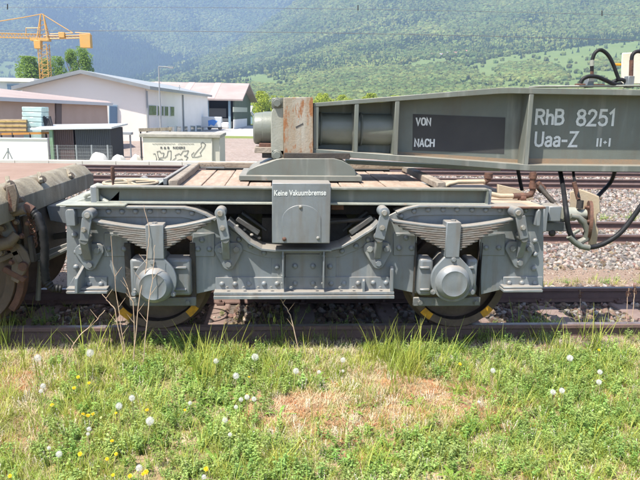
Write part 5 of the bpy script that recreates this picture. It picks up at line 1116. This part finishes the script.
for (q0_, q1_) in (((42, 14), (23, 17.5)), ((23, 17.5), (-30, 26)), ((42, 14), (73, 33)), ((26, 28), (40, 28)), ((26, 28), (26, 36)), ((75, 32.5), (90, 33.5)), ((90, 33.5), (91, 38)), ((50, 34), (73, 33))): MB().tube([at(*q0_, YCR), at(*q1_, YCR)], .1, 5).build('tie_rod', M_crn, cn)
MB().box(at(80, 47.5, YCR-.8), at(89.8, 34, YCR-.8)+Vector((0, 1.6, 0))).build('counterweight', M_crn, cn, bevel=.05); MB().box(at(58.5, 37.5, YCR-.6), at(64, 32, YCR-.6)+Vector((0, 1.2, 0))).build('winch', M_crn, cn, bevel=.05)
MB().box(at(34, 48.5, YCR-1.2), at(40, 40, YCR-1.2)+Vector((0, 1.4, 0))).build('cab', M_crn, cn, bevel=.08); MB().box(at(30, 40.5, YCR-.8), at(48.5, 37.8, YCR-.8)+Vector((0, 1.6, 0))).build('turntable', M_crn, cn)

ct = thing('cable_trough', 'pale concrete cable trough along the far side of the farthest track', 'cable trough', (0, 20.1, -.1))
for k in range(-24, 25): MB().box((k*1.0+.008, 19.95, -.2), (k*1.0+.992, 20.3, .045)).build('trough_lid', M_cb, ct)
# ------------------------------------------------------------------ trees
def leaf_mat(nm, a, c): return mat(nm, a, .8, spec=.15, cols=c, scale=.45, amount=.9, detail=8, trans=.5)
M_t1 = leaf_mat('poplar_leaf', (.20, .31, .07), (.30, .42, .10)); M_t2 = leaf_mat('spring_leaf', (.36, .44, .06), (.46, .50, .08)); M_bark = mat('bark', (.12, .09, .07), .9)
def tree(label, px, ybase, ytop, wpx, Y, m, tall, seed, group, nleaf=8000, cat='tree', name='tree'):
    R = np.random.default_rng(seed); top = at(px, ytop, Y); g0 = Vector((top.x, Y, YARD)); H = top.z-YARD; Wd = wpx*Y/F
    t = thing(name, label, cat, g0, group)
    MB().tube([g0, g0+Vector((.1, 0, H*.35)), g0+Vector((0, .1, H*.8))], [H*.035, H*.025, H*.006], 7).build('trunk', M_bark, t)
    mbl = MB()
    for k in range(6): a = k*1.05+seed; mbl.tube([g0+Vector((0, 0, H*(.25+.07*k))), g0+Vector((math.cos(a)*Wd*.3, math.sin(a)*Wd*.3, H*(.42+.08*k)))], [H*.012, H*.004], 5)
    mbl.build('limbs', M_bark, t, kind='stuff')
    nc = 26; cz = R.uniform(.1, 1, nc); prof = np.sqrt(np.clip(1-((cz-.5)/.54)**2, .05, 1)) if not tall else np.clip(1.2-cz, .12, .8)**.6
    th = R.uniform(0, 6.28, nc); rad = R.uniform(.25, .8, nc)*prof*Wd*.5; cl_ = np.stack([np.cos(th)*rad, np.sin(th)*rad, cz*H*.95], 1); cr = Wd*(.2 if not tall else .34)*R.uniform(.6, 1.2, nc)*(1.2-cz*.6)
    k = R.integers(0, nc, nleaf); dirs = R.normal(size=(nleaf, 3)); dirs /= np.linalg.norm(dirs, axis=1)[:, None]; P = cl_[k]+dirs*(cr[k]*R.uniform(.55, 1.05, nleaf))[:, None]*np.array([1, 1, 1.25 if not tall else 1.6])
    P[:, 2] = np.minimum(P[:, 2], H*1.0); s = Wd*.026*R.uniform(.6, 1.5, nleaf)
    a1 = R.normal(size=(nleaf, 3)); a1 /= np.linalg.norm(a1, axis=1)[:, None]; a2 = np.cross(a1, R.normal(size=(nleaf, 3))); a2 /= np.linalg.norm(a2, axis=1)[:, None]
    V = np.stack([P-a1*s[:, None], P+a2*s[:, None]*.8, P+a1*s[:, None], P-a2*s[:, None]*.8], 1).reshape(-1, 3)+np.array(g0)
    me = bpy.data.meshes.new('crown'); me.from_pydata(V.tolist(), [], [(4*i, 4*i+1, 4*i+2, 4*i+3) for i in range(nleaf)]); me.materials.append(m); link('crown', me, t)
GP = 'poplars behind the crane'
tree('leftmost poplar, left of the crane mast behind the brown hall', 29, 88, 57, 30, 170, M_t1, True, 1, GP); tree('poplar seen right through and beside the crane mast', 44, 88, 58, 20, 172, M_t1, True, 2, GP)
tree('small poplar between the crane mast and the tallest poplars', 57, 88, 56.5, 22, 174, M_t1, True, 3, GP); tree('tall poplar under the crane counterweight, left one', 71, 88, 49, 18, 168, M_t1, True, 4, GP); tree('tallest poplar, above the ridge of the white hall', 83, 88, 47, 22, 168, M_t1, True, 5, GP)
GT = 'yellow-green trees beyond the yard'
for i, (x, yt, wp) in enumerate(((232, 101, 14), (262, 91.5, 22), (276, 96, 20), (295, 97, 22), (322, 93.5, 26), (345, 95, 20), (372, 94, 26), (400, 96, 24))):
    tree('yellow-green tree beyond the yard, %s' % ('behind the ridge of the green hall', 'tallest one just left of the girder end', 'directly above the trunnion cap', 'behind the rusty end plate', 'right of the rusty end plate', 'over the first girder pocket', 'over the second girder pocket', 'over the lettered black panel')[i], x, 120, yt, wp*1.2, 200+i*4, M_t2, False, 20+i, GT, 3200)
# ------------------------------------------------------------------ overhead wires
M_wire = mat('wire', (.10, .10, .11), .6)
wlab = ['lower overhead wire crossing the mountain backdrop', 'upper overhead wire with small hanging insulators', 'middle overhead wire, fainter, above the lower one']
for i, pts in enumerate((((-30, 30.6), (200, 31.5), (420, 34.5), (680, 42)), ((-30, 7.5), (200, 8), (400, 9.5), (680, 17)), ((-30, 31-4), (300, 33-3), (680, 42-2.2)))):
    if i == 2: continue
    wr = thing('overhead_wire', wlab[i], 'wire', at(320, 20, 34)); P = [at(x, y, 34) for x, y in pts]
    co = np.polyfit([p.x for p in P], [p.z for p in P], 2); MB().tube([Vector((X, 34, float(np.polyval(co, X)))) for X in np.linspace(-26, 30, 30)], .014 if i == 0 else .009, 5).build('cable', M_wire, wr)
    if i == 1:
        for x, y in ((7.5, 8), (358, 9), (602, 14.5)): MB().tube([at(x, y-4, 34), at(x, y+1.5, 34)], .028, 6).build('insulator', M_dk, wr)


# ------------------------------------------------------------------ foreground plants
def blades(n, h0, h1, wd, spread, lean, seed, curl=.5, seg=3):
    R = random.Random(seed); m_ = MB()
    for _ in range(n):
        a = R.uniform(0, 6.28); r0 = spread*math.sqrt(R.random()); b0 = Vector((math.cos(a)*r0, math.sin(a)*r0, 0)); a2 = a+R.uniform(-1, 1); h = R.uniform(h0, h1); L_ = h*lean*R.uniform(.3, 1.2)
        d_ = Vector((math.cos(a2), math.sin(a2), 0)); s_ = Vector((-d_.y, d_.x, 0)); w_ = wd*R.uniform(.6, 1.2); v = []
        for k in range(seg+1):
            t = k/seg; c = b0+d_*(L_*t**(1+curl))+Vector((0, 0, h*(t-.25*curl*lean*t*t))); ww = w_*(1-t**1.7)*.5+.0002; v += [c-s_*ww, c+s_*ww]
        m_.add(v, [(2*k, 2*k+1, 2*k+3, 2*k+2) for k in range(seg)])
    return m_
def leafy(nst, h, leaf, nl, seed, spread=.03, asp=.6):
    R = random.Random(seed); m_ = MB()
    for _ in range(nst):
        a = R.uniform(0, 6.28); b0 = Vector((math.cos(a), math.sin(a), 0))*spread*R.random(); tip = b0+Vector((math.cos(a)*h*.5*R.random(), math.sin(a)*h*.5*R.random(), h*R.uniform(.5, 1.1)))
        m_.tube([b0, tip], .0009, 3, cap=False)
        for k in range(nl):
            c = b0.lerp(tip, (k+.6)/nl); t = R.uniform(0, 6.28); d_ = Vector((math.cos(t), math.sin(t), R.uniform(-.1, .7))).normalized(); s_ = d_.cross(Vector((0, 0, 1))).normalized(); l_ = leaf*R.uniform(.6, 1.2)
            m_.add([c, c+d_*l_*.5+s_*l_*asp*.5, c+d_*l_, c+d_*l_*.5-s_*l_*asp*.5], [(0, 1, 2, 3)])
    return m_
def rosette(n, l, seed):
    R = random.Random(seed); m_ = MB()
    for i in range(n):
        a = i*6.28/n+R.uniform(-.3, .3); d_ = Vector((math.cos(a), math.sin(a), 0)); s_ = Vector((-d_.y, d_.x, 0)); L_ = l*R.uniform(.6, 1.1); up = R.uniform(.3, 1.0); v = []
        for k in range(8):
            t = k/7; c = d_*(L_*t)+Vector((0, 0, L_*up*(t-.75*t*t))); ww = L_*(.05+.13*math.sin(math.pi*min(1, t*1.05))*(1.25 if k % 2 else .55)); v += [c-s_*ww*.6, c+s_*ww*.6]
        m_.add(v, [(2*k, 2*k+1, 2*k+3, 2*k+2) for k in range(7)])
    return m_
def asmesh(mb, name, m):
    me = bpy.data.meshes.new(name); me.from_pydata(mb.v, [], mb.f); me.materials.append(m); return me
M_g1 = mat('fresh_grass', (.27, .36, .05), .5, spec=.35, cols=(.44, .47, .10), scale=3, rand=.28, trans=.42)
M_g2 = mat('dry_grass', (.52, .44, .26), .8, spec=.15, cols=(.66, .58, .40), scale=5, rand=.25, trans=.25)
M_g3 = mat('herb_leaf', (.25, .39, .09), .5, spec=.35, cols=(.40, .50, .17), scale=4, rand=.28, trans=.42)
M_g4 = mat('red_moss', (.60, .29, .13), .9, spec=.1, cols=(.64, .42, .24), scale=6, rand=.25, trans=.2)
M_g5 = mat('dandelion_leaf', (.14, .27, .04), .45, spec=.3, cols=(.22, .34, .06), scale=6, rand=.2, trans=.3)
M_g6 = mat('pale_seed_heads', (.72, .66, .55), .8, rand=.15)
VG = protos('plant_tuft', [asmesh(blades(13, .03, .09, .0036, .035, .6, 1), 'tuft_a', M_g1), asmesh(blades(11, .04, .12, .0034, .04, .8, 2), 'tuft_b', M_g1), asmesh(blades(18, .02, .06, .003, .045, .9, 3), 'tuft_c', M_g1),
    asmesh(blades(8, .08, .24, .0052, .035, .5, 4, seg=4), 'tuft_d', M_g1), asmesh(blades(9, .10, .30, .0058, .05, .5, 5, seg=4), 'tuft_e', M_g1),
    asmesh(blades(15, .015, .05, .0022, .05, 1.9, 6), 'tuft_f', M_g2), asmesh(blades(10, .03, .09, .0018, .04, 1.1, 7), 'tuft_g', M_g2), asmesh(blades(14, .01, .03, .0026, .05, 2.5, 8), 'tuft_h', M_g2),
    asmesh(leafy(8, .05, .016, 6, 9), 'tuft_i', M_g3), asmesh(leafy(12, .035, .009, 5, 10, .04), 'tuft_j', M_g3), asmesh(leafy(8, .085, .017, 9, 11, .035), 'tuft_k', M_g3),
    asmesh(leafy(16, .022, .007, 5, 12, .045, .4), 'tuft_l', M_g4), asmesh(blades(26, .008, .028, .002, .05, .8, 13), 'tuft_m', M_g4),
    asmesh(rosette(9, .075, 14), 'tuft_n', M_g5), asmesh(rosette(7, .09, 15), 'tuft_o', M_g5), asmesh(leafy(6, .06, .006, 3, 16, .04, .9), 'tuft_p', M_g6)])
FX0, FX1, FY0, FY1 = -3.3, 3.9, 2.45, 4.79
def spot(px, py, rx, ry, x, y):
    c = on_z(px, py, -.14); q = on_z(px+rx, py, -.14); a = (q-c).length; q2 = on_z(px, py-ry, -.14); b_ = (q2-c).length
    return np.exp(-(((x-c.x)/a)**2+((y-c.y)/b_)**2))
nb = 24000; X = RNG.uniform(FX0, FX1, nb); Y = FY0+(FY1-FY0)*RNG.random(nb)**.85
Zg = np.array([zfun(a, b) for a, b in zip(X, Y)])
n1 = np.array([fbm(a, b, 2.2, 3, 31) for a, b in zip(X, Y)]); n2 = np.array([fbm(a, b, 4.5, 3, 41) for a, b in zip(X, Y)]); n3 = np.array([fbm(a, b, 1.3, 3, 51) for a, b in zip(X, Y)])
org = np.zeros(nb)
for q in ((350, 425, 70, 22), (475, 405, 60, 20), (300, 405, 40, 12), (15, 385, 30, 12), (25, 440, 20, 8), (400, 385, 40, 12), (620, 395, 20, 8), (10, 350, 40, 10)): org += spot(*q, X, Y)
grn = np.zeros(nb)
for q in ((590, 430, 90, 45), (120, 420, 90, 45), (440, 460, 120, 25), (230, 370, 60, 18), (30, 470, 60, 16), (600, 375, 40, 15), (240, 450, 100, 30), (400, 350, 40, 20)): grn += spot(*q, X, Y)
near = smooth(4.45, 4.75, Y)
w_ = np.stack([.46+.7*grn+n1*1.3-.6*org-near*.28, .5*grn*.2+0*X+.02, .98+.9*near-.55*grn+n2*1.6, .36+.9*grn*(X > .9)+.3*grn-n3*1.3-.5*org-.25*near, .10+1.5*org+n2*.7, .05+.05*grn, .06+.04*near], 1)
w_ = np.clip(w_, .0, 3); w_[:, 1] = .016; w_ /= w_.sum(1)[:, None]; cum = w_.cumsum(1); u_ = RNG.random(nb)[:, None]; cls = (u_ > cum).sum(1)
opts = [[0, 1, 2], [3, 4], [5, 6, 7], [8, 9, 10], [11, 12], [13, 14], [15]]
VI = np.array([opts[c][RNG.integers(len(opts[c]))] for c in cls]); names_ = ['grass', 'tall_grass', 'dry_grass', 'clover', 'red_moss', 'dandelion_leaves', 'seed_heads']
dn = (RNG.random(nb) < (1-.6*near)) & ((n3 > -.22) | (RNG.random(nb) < .45)) & ((cls != 5) | (RNG.random(nb) < .35))
for c in range(7):
    k = (cls == c) & dn; n = int(k.sum()); rt = np.stack([RNG.normal(0, .12, n), RNG.normal(0, .12, n), RNG.uniform(0, 6.28, n)], 1)
    scatter(names_[c], np.stack([X, Y, Zg-.003], 1)[k], RNG.uniform(.65, 1.3, n)*(1-.35*near[k]), rt, VI[k], VG)
def patch(name, px, py, n, rx, ry, vis, s0, s1, z=-.12, yw=None):
    pts = []
    for _ in range(n):
        c = on_z(px+random.gauss(0, rx), py+random.gauss(0, ry), z) if yw is None else Vector((at(px, py, yw).x+random.gauss(0, rx), yw+random.gauss(0, ry), 0)); pts.append((c.x, c.y, zfun(c.x, c.y)))
    scatter(name, pts, RNG.uniform(s0, s1, n), np.stack([RNG.normal(0, .1, n), RNG.normal(0, .1, n), RNG.uniform(0, 6.28, n)], 1), RNG.choice(vis, n), VG)
patch('tall_grass', 404, 370, 34, 18, 9, [3, 4], .8, 1.25); patch('tall_grass', 5, 344, 16, 6, 4, [3, 4], .8, 1.2); patch('tall_grass', 625, 360, 8, 14, 12, [3, 4], .6, .9)
patch('rail_weeds', 60, 339, 40, 40, 3, [3, 10, 8, 0], .7, 1.3); patch('rail_weeds', 320, 339, 60, 60, 3, [3, 10, 8, 0, 4], .6, 1.2); patch('rail_weeds', 540, 338, 60, 60, 3, [3, 10, 8, 9], .7, 1.3); patch('leafy_weeds', 604, 362, 26, 12, 8, [13, 14, 10, 3], 1.0, 1.7); patch('leafy_weeds', 205, 380, 10, 6, 6, [14, 4], 1.2, 1.6)
patch('weeds', 545, 318, 26, .12, .10, [3, 8, 10, 10], .8, 1.5, yw=5.05); patch('weeds', 20, 305, 26, .25, .2, [3, 8, 10], .7, 1.2, yw=5.2); patch('weeds', 350, 335, 20, 12, 3, [10, 10, 8], .9, 1.6)
patch('weeds', 170, 342, 30, 26, 4, [10, 8, 10], .8, 1.6); patch('weeds', 480, 338, 40, 30, 4, [10, 8, 9], .8, 1.5); patch('weeds', 590, 275, 60, .7, .08, [0, 2, 8, 5], .8, 1.4, yw=6.6); patch('weeds', 620, 215, 40, .7, .12, [0, 8, 10, 15], 1, 2, yw=10.6)
patch('weeds', 110, 300, 20, .5, .3, [0, 10], .7, 1.2, yw=5.4); patch('weeds', 300, 318, 14, .5, .2, [9, 10], .6, 1.0, yw=5.3); patch('weeds', 220, 400, 26, 26, 10, [13, 14, 10], .8, 1.3); patch('weeds', 200, 375, 8, 8, 6, [13, 4], .8, 1.1)
# dandelion clocks and flowers
M_clk = mat('dandelion_down', (.86, .85, .83), .9, spec=.1, trans=.4); M_stm = mat('flower_stem', (.25, .30, .10), .6, cols=(.34, .24, .14), scale=20); M_yel = mat('yellow_petals', (.80, .55, .01), .7, trans=.2)
def clock_mesh(r, seed):
    R = random.Random(seed); m_ = MB()
    for k in range(230):
        z = 1-2*(k+.5)/230; a = k*2.39996; d_ = Vector((math.cos(a)*math.sqrt(1-z*z), math.sin(a)*math.sqrt(1-z*z), z)); rr_ = r*R.uniform(.78, 1.08); s_ = d_.orthogonal().normalized(); t_ = d_.cross(s_); w2 = r*.115
        m_.add([d_*rr_+s_*w2, d_*rr_*.94+t_*w2*.3, d_*rr_-s_*w2, d_*rr_*.94-t_*w2*.3], [(0, 1, 2, 3)]); m_.add([d_*rr_+t_*w2, d_*rr_*.94-s_*w2*.3, d_*rr_-t_*w2, d_*rr_*.94+s_*w2*.3], [(0, 1, 2, 3)])
        m_.add([d_*rr_*.2, d_*rr_+s_*w2*.12, d_*rr_-s_*w2*.12], [(0, 1, 2)])
    return asmesh(m_, 'seed_head', M_clk)
def petals_mesh(r, seed):
    R = random.Random(seed); m_ = MB()
    for k in range(46):
        a = k*2.39996; q = (k+1)/46; d_ = Vector((math.cos(a), math.sin(a), 0)); s_ = Vector((-d_.y, d_.x, 0)); l_ = r*(.35+.65*q); h = r*.5*(1-q)+.001
        m_.add([Vector((0, 0, 0))-s_*r*.04, Vector((0, 0, 0))+s_*r*.04, d_*l_+s_*r*.11+Vector((0, 0, h)), d_*l_-s_*r*.11+Vector((0, 0, h))], [(0, 1, 2, 3)])
    return asmesh(m_, 'petals', M_yel)
CM = clock_mesh(1.0, 1); PM = petals_mesh(1.0, 2)
def flower(kind, px, py, r, hgt, label, group):
    c = on_z(px, py, -.13-.02+hgt); 
    for _ in range(4): c = on_z(px, py, zfun(c.x, c.y)+hgt)
    if c.y > 4.8: c = on_z(px, py, -.1+hgt*.5)
    g = zfun(c.x, c.y); t = thing('dandelion_clock' if kind else 'yellow_flower', label, 'dandelion' if kind else 'flower', (c.x, c.y, g), group)
    off = Vector((random.uniform(-.02, .02), random.uniform(-.02, .02), 0)); MB().tube([Vector((c.x, c.y, g))+off, Vector((c.x, c.y, (g+c.z)/2))+off*.6, c], .0021, 5).build('stem', M_stm, t)
    o = bpy.data.objects.new('seed_head' if kind else 'petals', CM if kind else PM); COL.objects.link(o); o.parent = t; o.location = c-Vector((c.x, c.y, g)); o.scale = (r, r, r); o.rotation_euler = (random.uniform(.2, .9), random.uniform(-.3, .3), random.uniform(0, .5))
CK = [(37.5, 358, 4.4), (90, 353, 4.7), (43, 386, 3.3), (41, 391, 2.6), (132, 398, 3.8), (119, 406, 4.3), (150, 421, 5.4), (89, 429, 3), (59, 454, 4), (139, 468, 4.4), (204, 477, 3.4), (88, 434, 2.2), (255, 357, 4.7), (236, 376, 4.2), (296, 371, 4), (216, 361, 3.4), (343, 360, 3.6), (319, 372, 2.6),
      (247, 397, 3.5), (241, 399.5, 3), (254, 399, 3.2), (225, 420, 3.8), (230, 434.5, 2.8), (236, 407, 2.8), (570, 358, 3.8), (493, 370.5, 3.2), (553, 392, 3.5), (562, 390.5, 3.6), (599, 382, 3.2), (600, 372, 3), (479, 402, 2), (49, 448, 2.4), (190, 403, 2.6), (343, 371, 2)]
def where(x, y):
    h_ = 'far left' if x < 70 else 'left' if x < 180 else 'left of the middle' if x < 270 else 'middle' if x < 400 else 'right of the middle' if x < 530 else 'right'
    return h_
def rank_labels(L, what):
    out = []; byc = {}
    for i, (x, y, *r) in enumerate(L):
        k = where(x, y); byc.setdefault(k, []).append((y, x, i))
    lab = {}
    od = ['farthest', 'second farthest', 'third farthest', 'fourth farthest', 'fifth farthest', 'sixth farthest', 'seventh farthest', 'eighth farthest', 'ninth farthest', 'tenth farthest', 'eleventh farthest', 'twelfth farthest', 'thirteenth farthest', 'fourteenth farthest', 'fifteenth farthest']
    for k, v in byc.items():
        v.sort()
        for j, (_, _, i) in enumerate(v): lab[i] = '%s, %s one in the %s part of the verge' % (what, od[j] if j < len(v)-1 or j == 0 else 'nearest', k)
    return [lab[i] for i in range(len(L))]
for (x, y, r), lb in zip(CK, rank_labels(CK, 'white dandelion clock')): flower(1, x, y, r*on_z(x, y, -.05).length/F*.82, random.uniform(.10, .19), lb, 'dandelion clocks in the verge')
YL_ = [(78, 377), (74, 388), (89, 383), (83, 414), (93, 414), (88, 415.5), (147, 410), (116, 413), (80, 454), (113, 475), (146, 472), (130, 476), (116, 454), (107, 459), (206, 469), (52, 405), (249, 377), (247, 395), (460, 364), (599, 350), (143, 474), (112, 441), (185, 410), (10, 476)]
for (x, y), lb in zip(YL_, rank_labels(YL_, 'yellow dandelion flower')): flower(0, x, y, .012*random.uniform(.75, 1.2), random.uniform(.07, .11), lb, 'yellow flowers in the verge')
# dry stalks
M_dry = mat('dry_stalk', (.42, .28, .19), .8, cols=(.52, .40, .28), scale=20)
STK = [([(126, 343), (121, 325), (116, 290), (111, 236)], 4.38, 'tall bare stalk, leftmost of those before the left axle box'), ([(141.5, 345), (148, 306), (152, 285), (154, 262), (155, 245)], 4.3, 'tall bare stalk crossing the middle of the left axle cap'),
       ([(131, 340), (140, 294), (146, 270), (148.5, 245), (149, 226), (144, 205)], 4.34, 'tallest bare stalk, reaching up over the left leaf spring'), ([(124, 340), (115, 309), (107, 300), (102, 294)], 4.4, 'short bare stalk bent left under the left foot of the bogie'),
       ([(134, 341), (134, 310), (130, 294), (123, 277)], 4.42, 'bare stalk leaning left between the leftmost stalk and the axle cap'), ([(60, 358), (80, 335), (95, 322), (105, 310)], 4.3, 'bare straw leaning right over the rail at the left'),
       ([(300, 335), (292, 318), (284, 305), (279, 297)], 4.5, 'thin bare stalk before the middle of the bogie'), ([(581, 325), (580.5, 305), (580, 290)], 5.2, 'reddish sorrel spike standing between the rails at the right'), ([(633, 318), (634, 300), (635, 285)], 5.2, 'reddish sorrel spike by the right edge between the rails'),
       ([(628, 315), (627, 302), (629, 288)], 5.25, 'thinner sorrel spike just left of the one at the right edge')]
for k, (pts, Yk, lb) in enumerate(STK):
    P = [at(x, y, Yk+.015*i) for i, (x, y) in enumerate(pts)]; g = zfun(P[0].x, P[0].y); P[0] = Vector((P[0].x, P[0].y, g-.01)); t = thing('dry_stalk', lb, 'stalk', (P[0].x, P[0].y, g), 'dry stalks beside the track')
    out = []
    for i in range(len(P)-1):
        for q in range(4): out.append(P[i].lerp(P[i+1], q/4)+Vector((random.gauss(0, .003), 0, 0)))
    out.append(P[-1]); MB().tube(out, [.0042*(1-.6*i/len(out)) for i in range(len(out))], 6).build('stem', M_dry, t)
    m_ = MB()
    if k >= 7:
        for q in range(50): u = random.random()**.7; c = P[-1].lerp(P[-2], u*.6)+Vector((random.gauss(0, .008), random.gauss(0, .008), 0)); m_.add([c+Vector((-.005, 0, 0)), c+Vector((0, 0, -.006)), c+Vector((.005, 0, 0)), c+Vector((0, 0, .007))], [(0, 1, 2, 3)])
        m_.build('seed_spike', M_rust, t)
    else:
        for q in range(3): c = out[3+q*3]; m_.tube([c, c+Vector((random.choice((-1, 1))*.05, .0, .07))], [.0022, .001], 5)
        m_.build('twigs', M_dry, t, kind='stuff')

# ------------------------------------------------------------------ air
hz_m = bpy.data.materials.new('haze_air'); hz_m.use_nodes = True; N = hz_m.node_tree.nodes; L = hz_m.node_tree.links
N.remove(N['Principled BSDF']); pv_ = N.new('ShaderNodeVolumePrincipled'); pv_.inputs['Density'].default_value = HAZE; pv_.inputs['Color'].default_value = (.36, .49, .76, 1); pv_.inputs['Anisotropy'].default_value = .2
L.new(pv_.outputs[0], N['Material Output'].inputs['Volume'])
MB().box((-9500, -3200, -4), (9500, 9400, float(MV[:, 2].max())+60)).build('haze', hz_m, None, smooth=False, kind='stuff')
